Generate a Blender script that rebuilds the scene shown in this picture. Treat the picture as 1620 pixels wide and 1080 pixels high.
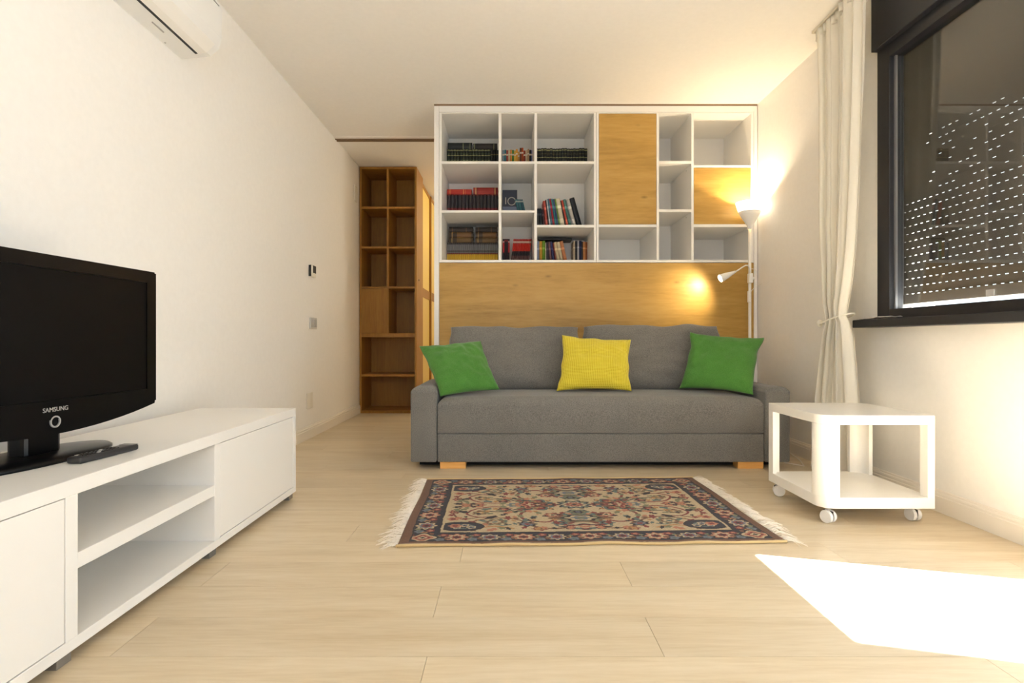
import bpy, bmesh, math, random
import numpy as np
from mathutils import Vector, Matrix, noise

random.seed(7)
for o in list(bpy.data.objects):
    bpy.data.objects.remove(o)
SC = bpy.context.scene
C = SC.collection
R = math.radians

# ------------------------------------------------------------------ camera
CAM_H = 0.786
cam_d = bpy.data.cameras.new('camera')
cam_d.sensor_width = 36.0
cam_d.lens = 882.0 / 1620.0 * 36.0
cam_d.shift_x = 7.0 / 1620.0
cam_d.shift_y = -2.0 / 1620.0
cam_d.clip_start = 0.02
cam = bpy.data.objects.new('camera', cam_d)
cam.location = (0, 0, CAM_H)
cam.rotation_euler = (R(90), 0, 0)
C.objects.link(cam)
SC.camera = cam

# ------------------------------------------------------------------ world, sun, daylight, exposure
W = bpy.data.worlds.new('sky'); SC.world = W
W.use_nodes = True
W.node_tree.nodes['Background'].inputs[0].default_value = (0.80, 0.90, 1.0, 1)
W.node_tree.nodes['Background'].inputs[1].default_value = 2.2

def add_light(name, kind, loc, rot, energy, color, **kw):
    l = bpy.data.lights.new(name, kind)
    l.energy = energy; l.color = color
    for k, v in kw.items(): setattr(l, k, v)
    o = bpy.data.objects.new(name, l)
    o.location = loc; o.rotation_euler = rot
    C.objects.link(o)
    return o

# the sun stands to the right, high, a little behind the camera
sd = Vector((1.0, -0.272, 0)).normalized() * math.cos(R(58.3)) + Vector((0, 0, math.sin(R(58.3))))
sun = add_light('sun', 'SUN', (6, -2, 8), (0, 0, 0), 106.0, (1.0, 0.99, 0.985), angle=R(0.53))
sun.rotation_euler = sd.to_track_quat('Z', 'Y').to_euler()
# daylight entering the two openings of the room outside the frame (balcony door, rear window)
add_light('daylight_door', 'AREA', (2.31, 1.42, 1.15), (0, R(90), 0), 19.0, (0.74, 0.88, 1.0),
          shape='RECTANGLE', size=2.3, size_y=0.66)
add_light('daylight_rear', 'AREA', (0.35, -1.33, 1.45), (R(90), 0, 0), 10.0, (0.85, 0.93, 1.0),
          shape='RECTANGLE', size=2.0, size_y=1.5)

SC.view_settings.view_transform = 'Standard'
SC.view_settings.look = 'None'
SC.view_settings.gamma = 1.0
SC.view_settings.use_curve_mapping = False
SC.view_settings.exposure = 0.54
SC.cycles.max_bounces = 12
SC.cycles.diffuse_bounces = 6
SC.cycles.glossy_bounces = 4
SC.cycles.transparent_max_bounces = 12
SC.cycles.sample_clamp_indirect = 8.0

# ------------------------------------------------------------------ materials
def lin(c):
    return tuple(((v / 255.0) / 12.92 if v / 255.0 <= 0.04045 else (((v / 255.0) + 0.055) / 1.055) ** 2.4) for v in c)

def new_mat(name):
    m = bpy.data.materials.new(name); m.use_nodes = True
    nt = m.node_tree
    return m, nt, nt.nodes['Principled BSDF']

def N(nt, t, **kw):
    n = nt.nodes.new(t)
    for k, v in kw.items():
        if k.startswith('i_'):
            n.inputs[k[2:].replace('_', ' ')].default_value = v
        else:
            setattr(n, k, v)
    return n

def plain(name, rgb, rough=0.5, metal=0.0, bump=0.0, bscale=200.0, spec=0.5, coat=0.0, var=0.0):
    m, nt, b = new_mat(name)
    c = lin(rgb)
    b.inputs['Base Color'].default_value = (*c, 1)
    b.inputs['Roughness'].default_value = rough
    b.inputs['Metallic'].default_value = metal
    b.inputs['Specular IOR Level'].default_value = spec
    b.inputs['Coat Weight'].default_value = coat
    tc = N(nt, 'ShaderNodeTexCoord')
    ns = N(nt, 'ShaderNodeTexNoise', i_Scale=bscale, i_Detail=3.0)
    nt.links.new(tc.outputs['Object'], ns.inputs['Vector'])
    if var > 0:
        ns2 = N(nt, 'ShaderNodeTexNoise', i_Scale=bscale * .15, i_Detail=3.0)
        nt.links.new(tc.outputs['Object'], ns2.inputs['Vector'])
        rp = N(nt, 'ShaderNodeValToRGB')
        rp.color_ramp.elements[0].position = .3; rp.color_ramp.elements[1].position = .7
        rp.color_ramp.elements[0].color = (*[v * (1 - var) for v in c], 1)
        rp.color_ramp.elements[1].color = (*[min(1, v * (1 + var)) for v in c], 1)
        nt.links.new(ns2.outputs['Fac'], rp.inputs['Fac'])
        nt.links.new(rp.outputs['Color'], b.inputs['Base Color'])
    if bump > 0:
        bp = N(nt, 'ShaderNodeBump', i_Strength=bump, i_Distance=0.002)
        nt.links.new(ns.outputs['Fac'], bp.inputs['Height'])
        nt.links.new(bp.outputs['Normal'], b.inputs['Normal'])
    return m

def wood(name, dark, mid, light, axis='X', rough=0.45, scale=1.0, rand=True, stretch=14.0, spec=0.4, knots=True):
    """long grained wood: grain runs along the given object axis"""
    m, nt, b = new_mat(name)
    tc = N(nt, 'ShaderNodeTexCoord'); oi = N(nt, 'ShaderNodeObjectInfo')
    mp = N(nt, 'ShaderNodeMapping')
    s = {'X': (1, stretch, stretch), 'Y': (stretch, 1, stretch), 'Z': (stretch, stretch, 1)}[axis]
    mp.inputs['Scale'].default_value = tuple(v * scale for v in s)
    nt.links.new(tc.outputs['Object'], mp.inputs['Vector'])
    if rand:
        mul = N(nt, 'ShaderNodeMath', operation='MULTIPLY'); mul.inputs[1].default_value = 37.0
        cmb = N(nt, 'ShaderNodeCombineXYZ')
        nt.links.new(oi.outputs['Random'], mul.inputs[0])
        for k in ('X', 'Y', 'Z'): nt.links.new(mul.outputs[0], cmb.inputs[k])
        nt.links.new(cmb.outputs[0], mp.inputs['Location'])
    n1 = N(nt, 'ShaderNodeTexNoise', i_Scale=1.1, i_Detail=6.0, i_Roughness=0.62, i_Distortion=0.6)
    n2 = N(nt, 'ShaderNodeTexNoise', i_Scale=7.0, i_Detail=4.0, i_Roughness=0.6)
    nt.links.new(mp.outputs[0], n1.inputs['Vector']); nt.links.new(mp.outputs[0], n2.inputs['Vector'])
    mx = N(nt, 'ShaderNodeMix', data_type='FLOAT'); mx.inputs[0].default_value = 0.35
    nt.links.new(n1.outputs['Fac'], mx.inputs[2]); nt.links.new(n2.outputs['Fac'], mx.inputs[3])
    rp = N(nt, 'ShaderNodeValToRGB')
    e = rp.color_ramp.elements
    e[0].position = .30; e[0].color = (*lin(dark), 1)
    e[1].position = .72; e[1].color = (*lin(light), 1)
    k = e.new(.5); k.color = (*lin(mid), 1)
    nt.links.new(mx.outputs[0], rp.inputs['Fac'])
    col = rp.outputs['Color']
    if knots:
        vo = N(nt, 'ShaderNodeTexVoronoi', i_Scale=1.0)
        mp2 = N(nt, 'ShaderNodeMapping')
        s2 = {'X': (2.2, 5, 5), 'Y': (5, 2.2, 5), 'Z': (5, 5, 2.2)}[axis]
        mp2.inputs['Scale'].default_value = s2
        nt.links.new(tc.outputs['Object'], mp2.inputs['Vector'])
        if rand: nt.links.new(cmb.outputs[0], mp2.inputs['Location'])
        nt.links.new(mp2.outputs[0], vo.inputs['Vector'])
        kr = N(nt, 'ShaderNodeValToRGB')
        kr.color_ramp.elements[0].position = 0.015; kr.color_ramp.elements[0].color = (.6, .6, .6, 1)
        kr.color_ramp.elements[1].position = 0.075; kr.color_ramp.elements[1].color = (0, 0, 0, 1)
        nt.links.new(vo.outputs['Distance'], kr.inputs['Fac'])
        mc = N(nt, 'ShaderNodeMix', data_type='RGBA')
        nt.links.new(kr.outputs['Color'], mc.inputs[0])
        nt.links.new(col, mc.inputs[6]); mc.inputs[7].default_value = (*lin([v * .72 for v in dark]), 1)
        col = mc.outputs[2]
    if rand:
        hv = N(nt, 'ShaderNodeHueSaturation')
        mr = N(nt, 'ShaderNodeMapRange'); mr.inputs[3].default_value = .93; mr.inputs[4].default_value = 1.06
        nt.links.new(oi.outputs['Random'], mr.inputs[0])
        nt.links.new(mr.outputs[0], hv.inputs['Value']); nt.links.new(col, hv.inputs['Color'])
        col = hv.outputs['Color']
    nt.links.new(col, b.inputs['Base Color'])
    b.inputs['Roughness'].default_value = rough
    b.inputs['Specular IOR Level'].default_value = spec
    bp = N(nt, 'ShaderNodeBump', i_Strength=.08, i_Distance=.001)
    nt.links.new(n2.outputs['Fac'], bp.inputs['Height']); nt.links.new(bp.outputs['Normal'], b.inputs['Normal'])
    return m

def fabric(name, rgb, rgb2, scale=900.0, bump=.35, rough=.95, sheen=.2, mottled=.0):
    m, nt, b = new_mat(name)
    tc = N(nt, 'ShaderNodeTexCoord')
    mp = N(nt, 'ShaderNodeMapping'); mp.inputs['Scale'].default_value = (1, 1, 1)
    nt.links.new(tc.outputs['Object'], mp.inputs['Vector'])
    n1 = N(nt, 'ShaderNodeTexNoise', i_Scale=scale * .28, i_Detail=2.0)
    n2 = N(nt, 'ShaderNodeTexNoise', i_Scale=9.0, i_Detail=3.0)
    n3 = N(nt, 'ShaderNodeTexVoronoi', i_Scale=scale * .4)
    for n in (n1, n2, n3): nt.links.new(mp.outputs[0], n.inputs['Vector'])
    rp = N(nt, 'ShaderNodeValToRGB')
    rp.color_ramp.elements[0].position = .32; rp.color_ramp.elements[0].color = (*lin(rgb), 1)
    rp.color_ramp.elements[1].position = .68; rp.color_ramp.elements[1].color = (*lin(rgb2), 1)
    nt.links.new(n1.outputs['Fac'], rp.inputs['Fac'])
    hv = N(nt, 'ShaderNodeHueSaturation')
    mr = N(nt, 'ShaderNodeMapRange'); mr.inputs[1].default_value = .3; mr.inputs[2].default_value = .7
    mr.inputs[3].default_value = 1 - mottled; mr.inputs[4].default_value = 1 + mottled
    nt.links.new(n2.outputs['Fac'], mr.inputs[0]); nt.links.new(mr.outputs[0], hv.inputs['Value'])
    nt.links.new(rp.outputs['Color'], hv.inputs['Color'])
    nt.links.new(hv.outputs['Color'], b.inputs['Base Color'])
    b.inputs['Roughness'].default_value = rough
    b.inputs['Specular IOR Level'].default_value = .15
    b.inputs['Sheen Weight'].default_value = sheen
    bp = N(nt, 'ShaderNodeBump', i_Strength=bump, i_Distance=.0012)
    nt.links.new(n3.outputs['Distance'], bp.inputs['Height']); nt.links.new(bp.outputs['Normal'], b.inputs['Normal'])
    return m

def emit(name, rgb, strength):
    m, nt, b = new_mat(name)
    b.inputs['Base Color'].default_value = (*lin(rgb), 1)
    b.inputs['Emission Color'].default_value = (*lin(rgb), 1)
    b.inputs['Emission Strength'].default_value = strength
    return m

def glass_pane(name):
    m, nt, b = new_mat(name)
    nt.nodes.remove(b)
    out = nt.nodes['Material Output']
    tr = N(nt, 'ShaderNodeBsdfTransparent'); tr.inputs[0].default_value = (.94, .96, .95, 1)
    gl = N(nt, 'ShaderNodeBsdfGlossy'); gl.inputs['Roughness'].default_value = 0.0
    gl.inputs[0].default_value = (1, 1, 1, 1)
    fr = N(nt, 'ShaderNodeFresnel', i_IOR=1.52)
    ge = N(nt, 'ShaderNodeNewGeometry'); mr = N(nt, 'ShaderNodeMapRange')
    mr.inputs[3].default_value = 1.52; mr.inputs[4].default_value = 1 / 1.52
    nt.links.new(ge.outputs['Backfacing'], mr.inputs[0]); nt.links.new(mr.outputs[0], fr.inputs['IOR'])
    mx = N(nt, 'ShaderNodeMixShader')
    nt.links.new(fr.outputs[0], mx.inputs[0]); nt.links.new(tr.outputs[0], mx.inputs[1]); nt.links.new(gl.outputs[0], mx.inputs[2])
    nt.links.new(mx.outputs[0], out.inputs['Surface'])
    return m

M = {}
M['wall'] = plain('wall_paint', (246, 243, 238), .9, bump=.12, bscale=260, spec=.2, var=.012)
M['ceiling'] = plain('ceiling_paint', (244, 240, 234), .95, bump=.08, bscale=240, spec=.15, var=.012)
M['base'] = plain('baseboard_paint', (240, 233, 222), .45)
M['white'] = plain('white_laminate', (240, 237, 232), .42, bump=.05, bscale=420)
M['whitegloss'] = plain('white_lacquer', (244, 241, 235), .28)
M['floor'] = wood('oak_floor', (193, 172, 140), (207, 190, 161), (218, 204, 180), 'X', .36, 1.3, True, 11.0, .45, False)
M['subfloor'] = plain('floor_joint', (126, 100, 70), .9)
M['honey'] = wood('honey_oak', (152, 116, 52), (178, 140, 70), (192, 156, 86), 'X', .40, 1.0, True, 8.0)
M['hallwood'] = wood('hall_oak', (132, 88, 30), (154, 108, 40), (168, 124, 52), 'Z', .45, 1.0, True, 10.0, .4, False)
M['legwood'] = wood('leg_beech', (196, 140, 70), (220, 164, 92), (232, 182, 112), 'X', .5, 1.0, True, 12.0, .4, False)
M['sofa'] = fabric('grey_weave', (96, 94, 91), (129, 127, 122), 900, .5, .95, .25, .05)
M['sofa_shade'] = plain('gap_shade', (30, 28, 26), .95)  # near-black standing in for the shade under the sofa
M['green'] = fabric('green_cotton', (62, 112, 46), (80, 132, 60), 1200, .3, .95, .25, .06)
M['black'] = plain('black_gloss_plastic', (6, 6, 7), .3, spec=.2)
M['blackmatte'] = plain('black_matte_plastic', (20, 20, 21), .5)
M['screen'] = plain('tv_screen', (4, 4, 5), .4, spec=.15)
M['silver'] = plain('silver_print', (205, 205, 205), .35, .6)
M['greyleg'] = plain('brushed_metal_leg', (150, 150, 150), .4, .7)
M['dark_frame'] = plain('anthracite_frame', (30, 31, 36), .5, bump=.1, bscale=500)
M['guide'] = plain('guide_grey', (84, 82, 80), .5)
M['shutter'] = plain('shutter_brown', (70, 62, 54), .7)
M['glass'] = glass_pane('window_glass')
M['curtain'] = None
M['plate'] = plain('switch_plate', (206, 203, 198), .4)
M['remote'] = plain('remote_plastic', (44, 44, 46), .4)
M['rocker'] = plain('rocker_grey', (186, 184, 182), .35)
M['plate2'] = plain('white_plate', (236, 230, 218), .5)
M['ac'] = plain('ac_plastic', (238, 237, 234), .35)
M['acgrey'] = plain('ac_grey', (170, 168, 164), .5)
M['cord'] = plain('white_cord', (235, 230, 222), .5)
M['rail'] = plain('rail_white', (222, 214, 196), .5)
M['track'] = plain('track_brown', (116, 88, 58), .6)
M['yellowglass'] = plain('pale_yellow_lacquer', (228, 202, 112), .35)
M['pages'] = plain('book_pages', (216, 204, 176), .9, bump=.3, bscale=700)
M['tyre'] = plain('castor_grey', (150, 148, 150), .5)
M['wheelwhite'] = plain('castor_white', (232, 230, 228), .4)
M['fringe'] = plain('fringe_cotton', (234, 224, 208), .95, var=.06, bscale=60)
M['cream'] = plain('rug_binding', (198, 172, 124), .95, bump=.5, bscale=300)
M['paper'] = plain('grey_paper', (205, 200, 194), .7)

def curtain_mat():
    m, nt, b = new_mat('curtain_voile')
    out = nt.nodes['Material Output']
    b.inputs['Base Color'].default_value = (*lin((250, 246, 236)), 1)
    b.inputs['Roughness'].default_value = .95; b.inputs['Specular IOR Level'].default_value = .1
    tl = N(nt, 'ShaderNodeBsdfTranslucent'); tl.inputs[0].default_value = (*lin((250, 246, 236)), 1)
    mx = N(nt, 'ShaderNodeMixShader'); mx.inputs[0].default_value = .3
    nt.links.new(b.outputs[0], mx.inputs[1]); nt.links.new(tl.outputs[0], mx.inputs[2])
    nt.links.new(mx.outputs[0], out.inputs['Surface'])
    tc = N(nt, 'ShaderNodeTexCoord'); ns = N(nt, 'ShaderNodeTexNoise', i_Scale=500.0)
    nt.links.new(tc.outputs['Object'], ns.inputs['Vector'])
    bp = N(nt, 'ShaderNodeBump', i_Strength=.15, i_Distance=.001)
    nt.links.new(ns.outputs['Fac'], bp.inputs['Height']); nt.links.new(bp.outputs['Normal'], b.inputs['Normal'])
    return m
M['curtain'] = curtain_mat()

def yellow_mat():
    """yellow waffle weave: small square cells, pale ridges"""
    m, nt, b = new_mat('yellow_waffle')
    uv = N(nt, 'ShaderNodeUVMap')
    sep = N(nt, 'ShaderNodeSeparateXYZ'); nt.links.new(uv.outputs[0], sep.inputs[0])
    fs = []
    for k in ('X', 'Y'):
        mu = N(nt, 'ShaderNodeMath', operation='MULTIPLY'); mu.inputs[1].default_value = 2 * math.pi * 42
        sn = N(nt, 'ShaderNodeMath', operation='SINE')
        nt.links.new(sep.outputs[k], mu.inputs[0]); nt.links.new(mu.outputs[0], sn.inputs[0]); fs.append(sn)
    mx = N(nt, 'ShaderNodeMath', operation='MAXIMUM')
    nt.links.new(fs[0].outputs[0], mx.inputs[0]); nt.links.new(fs[1].outputs[0], mx.inputs[1])
    rp = N(nt, 'ShaderNodeValToRGB')
    rp.color_ramp.elements[0].position = .2; rp.color_ramp.elements[0].color = (*lin((194, 174, 38)), 1)
    rp.color_ramp.elements[1].position = 1.0; rp.color_ramp.elements[1].color = (*lin((224, 208, 78)), 1)
    nt.links.new(mx.outputs[0], rp.inputs['Fac']); nt.links.new(rp.outputs['Color'], b.inputs['Base Color'])
    b.inputs['Roughness'].default_value = .95; b.inputs['Specular IOR Level'].default_value = .1
    b.inputs['Sheen Weight'].default_value = .2
    bp = N(nt, 'ShaderNodeBump', i_Strength=.5, i_Distance=.003)
    nt.links.new(mx.outputs[0], bp.inputs['Height']); nt.links.new(bp.outputs['Normal'], b.inputs['Normal'])
    return m
M['yellow'] = yellow_mat()

_bm_cache = {}
def striped(key, base, stripes=(), rough=.55):
    """book cover: flat printed bands over the height of the spine (0 bottom .. 1 top)"""
    k = (key, base, tuple(stripes))
    if k in _bm_cache: return _bm_cache[k]
    m, nt, b = new_mat('book_' + key)
    b.inputs['Roughness'].default_value = rough
    tc = N(nt, 'ShaderNodeTexCoord')
    if not stripes:
        b.inputs['Base Color'].default_value = (*lin(base), 1)
        ns = N(nt, 'ShaderNodeTexNoise', i_Scale=60.0)
        nt.links.new(tc.outputs['Object'], ns.inputs['Vector'])
        bp = N(nt, 'ShaderNodeBump', i_Strength=.1); nt.links.new(ns.outputs['Fac'], bp.inputs['Height'])
        nt.links.new(bp.outputs['Normal'], b.inputs['Normal'])
    else:
        sp = N(nt, 'ShaderNodeSeparateXYZ'); nt.links.new(tc.outputs['Generated'], sp.inputs[0])
        rp = N(nt, 'ShaderNodeValToRGB'); rp.color_ramp.interpolation = 'CONSTANT'
        e = rp.color_ramp.elements
        e[0].position = 0; e[0].color = (*lin(base), 1)
        pts = []
        for z0, z1, c in stripes:
            pts += [(z0, c), (z1, base)]
        e.remove(e[1])
        for z, c in pts:
            if z <= 0:
                e[0].color = (*lin(c), 1); continue
            q = e.new(min(z, 1.0)); q.color = (*lin(c), 1)
        nt.links.new(sp.outputs['Z'], rp.inputs['Fac'])
        nt.links.new(rp.outputs['Color'], b.inputs['Base Color'])
    _bm_cache[k] = m
    return m

# ------------------------------------------------------------------ helpers
ROOT = {}
def wloc(o):
    return ROOT.get(o, Vector((0, 0, 0)))

def obj(name, bm, mat, parent=None, smooth=False, origin=None):
    """link a bmesh given in world coordinates as one mesh object (children keep their parent's origin)"""
    me = bpy.data.meshes.new(name)
    off = wloc(parent) if parent is not None else Vector(origin or (0, 0, 0))
    if off.length > 0: bmesh.ops.translate(bm, verts=bm.verts, vec=-off)
    bm.normal_update()
    bm.to_mesh(me); bm.free()
    if mat: me.materials.append(mat)
    if smooth:
        for p in me.polygons: p.use_smooth = True
    o = bpy.data.objects.new(name, me)
    C.objects.link(o)
    if parent is not None: o.parent = parent
    else: o.location = off
    ROOT[o] = off
    return o

def tag(o, label=None, cat=None, group=None, kind=None):
    if label: o['label'] = label
    if cat: o['category'] = cat
    if group: o['group'] = group
    if kind: o['kind'] = kind
    return o

def thing(name, label, cat, loc, group=None):
    o = bpy.data.objects.new(name, None)
    o.empty_display_size = .05
    o.location = loc; C.objects.link(o)
    ROOT[o] = Vector(loc)
    return tag(o, label, cat, group)

def box(bm, x0, x1, y0, y1, z0, z1):
    v = [bm.verts.new(p) for p in ((x0, y0, z0), (x1, y0, z0), (x1, y1, z0), (x0, y1, z0), (x0, y0, z1), (x1, y0, z1), (x1, y1, z1), (x0, y1, z1))]
    for f in ((0, 3, 2, 1), (4, 5, 6, 7), (0, 1, 5, 4), (1, 2, 6, 5), (2, 3, 7, 6), (3, 0, 4, 7)):
        bm.faces.new([v[i] for i in f])
    return bm

def bx(*a, r=0.0, seg=2):
    """a box, its edges softened by r"""
    bm = bmesh.new(); box(bm, *a)
    if r > 0:
        bmesh.ops.bevel(bm, geom=list(bm.edges), offset=r, segments=seg, profile=.5, affect='EDGES')
    return bm

def boxes(lst):
    bm = bmesh.new()
    for a in lst: box(bm, *a)
    return bm

def tube(pts, r, seg=10, caps=True):
    bm = bmesh.new()
    pts = [Vector(p) for p in pts]
    rs = r if isinstance(r, (list, tuple)) else [r] * len(pts)
    rings = []
    up = None
    for i, p in enumerate(pts):
        d = (pts[min(i + 1, len(pts) - 1)] - pts[max(i - 1, 0)]).normalized()
        if up is None:
            up = Vector((0, 0, 1)) if abs(d.z) < .9 else Vector((1, 0, 0))
        a = d.cross(up).normalized(); up = a.cross(d).normalized()
        rings.append([bm.verts.new(p + (a * math.cos(t) + up * math.sin(t)) * rs[i]) for t in [2 * math.pi * k / seg for k in range(seg)]])
    for i in range(len(rings) - 1):
        for k in range(seg):
            bm.faces.new((rings[i][k], rings[i][(k + 1) % seg], rings[i + 1][(k + 1) % seg], rings[i + 1][k]))
    if caps:
        bm.faces.new(rings[0][::-1]); bm.faces.new(rings[-1])
    bmesh.ops.recalc_face_normals(bm, faces=bm.faces)
    return bm

def lathe(prof, center, axis='Z', seg=24):
    """prof: list of (radius, height)"""
    bm = bmesh.new(); c = Vector(center)
    rings = []
    for r, h in prof:
        ring = []
        for k in range(seg):
            t = 2 * math.pi * k / seg
            a, b = r * math.cos(t), r * math.sin(t)
            p = {'Z': (a, b, h), 'Y': (a, h, b), 'X': (h, a, b)}[axis]
            ring.append(bm.verts.new(c + Vector(p)))
        rings.append(ring)
    for i in range(len(rings) - 1):
        for k in range(seg):
            bm.faces.new((rings[i][k], rings[i][(k + 1) % seg], rings[i + 1][(k + 1) % seg], rings[i + 1][k]))
    bm.faces.new(rings[0][::-1]); bm.faces.new(rings[-1])
    bmesh.ops.remove_doubles(bm, verts=bm.verts, dist=1e-6)
    bmesh.ops.recalc_face_normals(bm, faces=bm.faces)
    return bm

def extrude_profile(poly, y0, y1, plane='XZ'):
    """poly in the plane, extruded along the remaining axis between y0 and y1"""
    bm = bmesh.new()
    def P(a, b, c):
        return {'XZ': (a, c, b), 'YZ': (c, a, b), 'XY': (a, b, c)}[plane]
    f = [bm.verts.new(P(a, b, y0)) for a, b in poly]
    g = [bm.verts.new(P(a, b, y1)) for a, b in poly]
    n = len(poly)
    bm.faces.new(f); bm.faces.new(g[::-1])
    for i in range(n):
        bm.faces.new((f[i], f[(i + 1) % n], g[(i + 1) % n], g[i]))
    bmesh.ops.recalc_face_normals(bm, faces=bm.faces)
    return bm

def structure(o):
    o['kind'] = 'structure'; return o

def shade_auto(o, ang=40):
    me = o.data
    for p in me.polygons: p.use_smooth = True
    me.set_sharp_from_angle(angle=R(ang))
    return o

# ------------------------------------------------------------------ the room
XL, XR, H = -1.60, 1.987, 2.658
YR, YF, YH = -1.30, 5.12, 8.0       # rear wall, back of the shelving wall, end of the hall

fl = structure(obj('floor', boxes([(XL - .1, XR + .3, YR - .1, YH + .1, -.12, -.012)]), M['subfloor']))
fl['label'] = 'pale oak plank floor running left to right'
PW, PL, GAP = .1975, 1.38, .0010
row0 = 1.385
known = {-1: -.2, 0: .39, 1: -.2114, 2: .398, 3: 1.211, 4: .75, 5: .1, 6: 1.05, 7: -.3}
k0 = int(math.floor((YR - row0) / PW))
k1 = int(math.ceil((YH - row0) / PW))
XB = {True: (XL, XR), False: (XL, 1.0)}
for k in range(k0, k1):
    y0, y1 = row0 + k * PW, row0 + (k + 1) * PW
    lo, hi = XB[y0 < YF - .02]
    s = known.get(k, ((k * 0.618034) % 1.0) * PL)
    xs = [s + n * PL for n in range(-4, 5)]
    cuts = [lo] + [x for x in xs if lo + .12 < x < hi - .12] + [hi]
    for a, b in zip(cuts[:-1], cuts[1:]):
        bm = bx(a + GAP * .6, b - GAP * .6, max(y0, YR) + GAP * .35, min(y1, YH) - GAP * .35, -.012, 0.0)
        obj('plank', bm, M['floor'], fl)

structure(obj('ceiling', boxes([(XL - .1, XR + .3, YR - .1, YH + .1, H, H + .12)]), M['ceiling']))
structure(obj('wall_left', boxes([(XL - .12, XL, YR - .1, YH + .1, -.02, H)]), M['wall']))
DY0, DY1, DZ = 1.085, 1.75, 2.30       # balcony door opening
WY0, WY1, WZ0, WZ1 = 1.95, 2.98, .895, 2.40   # window opening
structure(obj('wall_right', boxes([
    (XR, XR + .3, YR - .1, DY0, -.02, H), (XR, XR + .3, DY0, DY1, DZ, H), (XR, XR + .3, DY1, WY0, -.02, H),
    (XR, XR + .3, WY0, WY1, -.02, WZ0), (XR, XR + .3, WY0, WY1, WZ1, H), (XR, XR + .3, WY1, YF + .1, -.02, H)]), M['wall']))
RWX0, RWX1, RWZ0, RWZ1 = -.65, 1.35, .7, 2.2
structure(obj('wall_rear', boxes([(XL, RWX0, YR - .12, YR, -.02, H), (RWX1, XR, YR - .12, YR, -.02, H),
    (RWX0, RWX1, YR - .12, YR, -.02, RWZ0), (RWX0, RWX1, YR - .12, YR, RWZ1, H)]), M['wall']))
structure(obj('wall_back', boxes([(-.582, XR, 5.0, YF, -.02, H)]), M['wall']))
structure(obj('wall_hall_end', boxes([(XL, 1.1, YH, YH + .1, -.02, H)]), M['wall']))
structure(obj('wall_hall_right', boxes([(1.0, 1.1, YF, YH, -.02, H)]), M['wall']))

def baseboard_profile(side):
    s = side
    return [(0, 0), (.016 * s, 0), (.016 * s, .070), (.0125 * s, .073), (.0125 * s, .079), (.014 * s, .081), (.012 * s, .088), (.007 * s, .091), (.007 * s, .096), (.0045 * s, .100), (0, .100)]
def baseboard(name, x, s, y0, y1):
    o = obj(name, extrude_profile([(x + a, b) for a, b in baseboard_profile(s)], y0, y1), M['base'])
    return structure(o)
baseboard('baseboard_left', XL, 1, YR, 6.0)
for i, (a, b) in enumerate(((YR, DY0), (DY1, 4.42))):
    baseboard('baseboard_right', XR, -1, a, b)

# ceiling trims: shadow line over the shelving wall and the sliding door track of the hall opening
structure(obj('trim_1', boxes([(-.582, 1.98, 4.421, 4.45, H - .012, H)]), M['track']))
t2 = structure(obj('trim_2', boxes([(XL, -.582, 5.165, 5.185, H - .010, H), (XL, -.582, 5.215, 5.235, H - .010, H)]), M['track']))
structure(obj('trim_3', boxes([(XL, -.582, 5.12, 5.165, H - .006, H)]), M['ceiling']))

# ------------------------------------------------------------------ window, shutter, balcony door
win = structure(thing('window_1', None, None, (XR, 2.46, WZ0)))
win['label'] = 'dark framed window with closed roller shutter behind the glass'
fy0, fy1 = WY0, WY1
fw = .095
obj('frame_stile', bx(XR - .012, XR + .06, fy1 - fw, fy1, WZ0, 2.33, r=.003), M['dark_frame'], win)
obj('frame_stile', bx(XR - .012, XR + .06, fy0, fy0 + fw, WZ0, 2.33, r=.003), M['dark_frame'], win)
obj('frame_rail', bx(XR - .012, XR + .06, fy0 + fw, fy1 - fw, WZ0, WZ0 + .052, r=.003), M['dark_frame'], win)
obj('frame_rail', bx(XR - .012, XR + .06, fy0 + fw, fy1 - fw, 2.255, 2.33, r=.003), M['dark_frame'], win)
obj('glazing_bead', boxes([(XR + .012, XR + .024, fy1 - fw - .012, fy1 - fw, WZ0 + .052, 2.255)]), M['greyleg'], win)
obj('glass_pane', boxes([(XR + .026, XR + .030, fy0 + fw - .01, fy1 - fw + .01, WZ0 + .045, 2.26)]), M['glass'], win)
obj('shutter_box', bx(XR - .045, XR + .28, fy0 - .15, fy1, 2.32, H, r=.004), M['dark_frame'], win)
obj('window_sill', bx(1.885, XR + .05, 1.80, 3.05, .853, .895, r=.004), M['dark_frame'], win)
obj('sticker', boxes([(XR + .0245, XR + .0257, 2.305, 2.345, .968, .998)]), M['paper'], win)

sh = thing('roller_shutter', 'brown roller shutter with rows of light slits behind the window glass', 'shutter', (2.09, 2.46, .96))
sx = 2.09
pitch = .039
z = .974
i = 0
obj('bottom_bar', bx(sx - .006, sx + .006, WY0 + .01, WY1 - .01, z, z + .05, r=.002), M['shutter'], sh)
z += .05
rows = []
while z < 2.34:
    slotted = z < 1.83
    bm = bmesh.new()
    box(bm, sx - .003, sx + .003, WY0 + .01, WY1 - .01, z + .0038, z + pitch)
    if not slotted:
        box(bm, sx - .003, sx + .001, WY0 + .01, WY1 - .01, z, z + .0045)
    else:
        off = (.020 if i % 2 else 0.0)
        y = WY0 + .01 - off
        rnd = random.Random(i)
        while y < WY1 - .01:
            gap = .018
            if z > 1.52: gap = .018 if rnd.random() < .5 and y < 2.75 else 0.0
            a, b = max(y, WY0 + .01), min(y + .040 - gap, WY1 - .01)
            if b > a: box(bm, sx - .003, sx - .001, a, b, z, z + .0039)
            y += .040
    obj('slat', bm, M['shutter'], sh)
    z += pitch; i += 1
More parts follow.
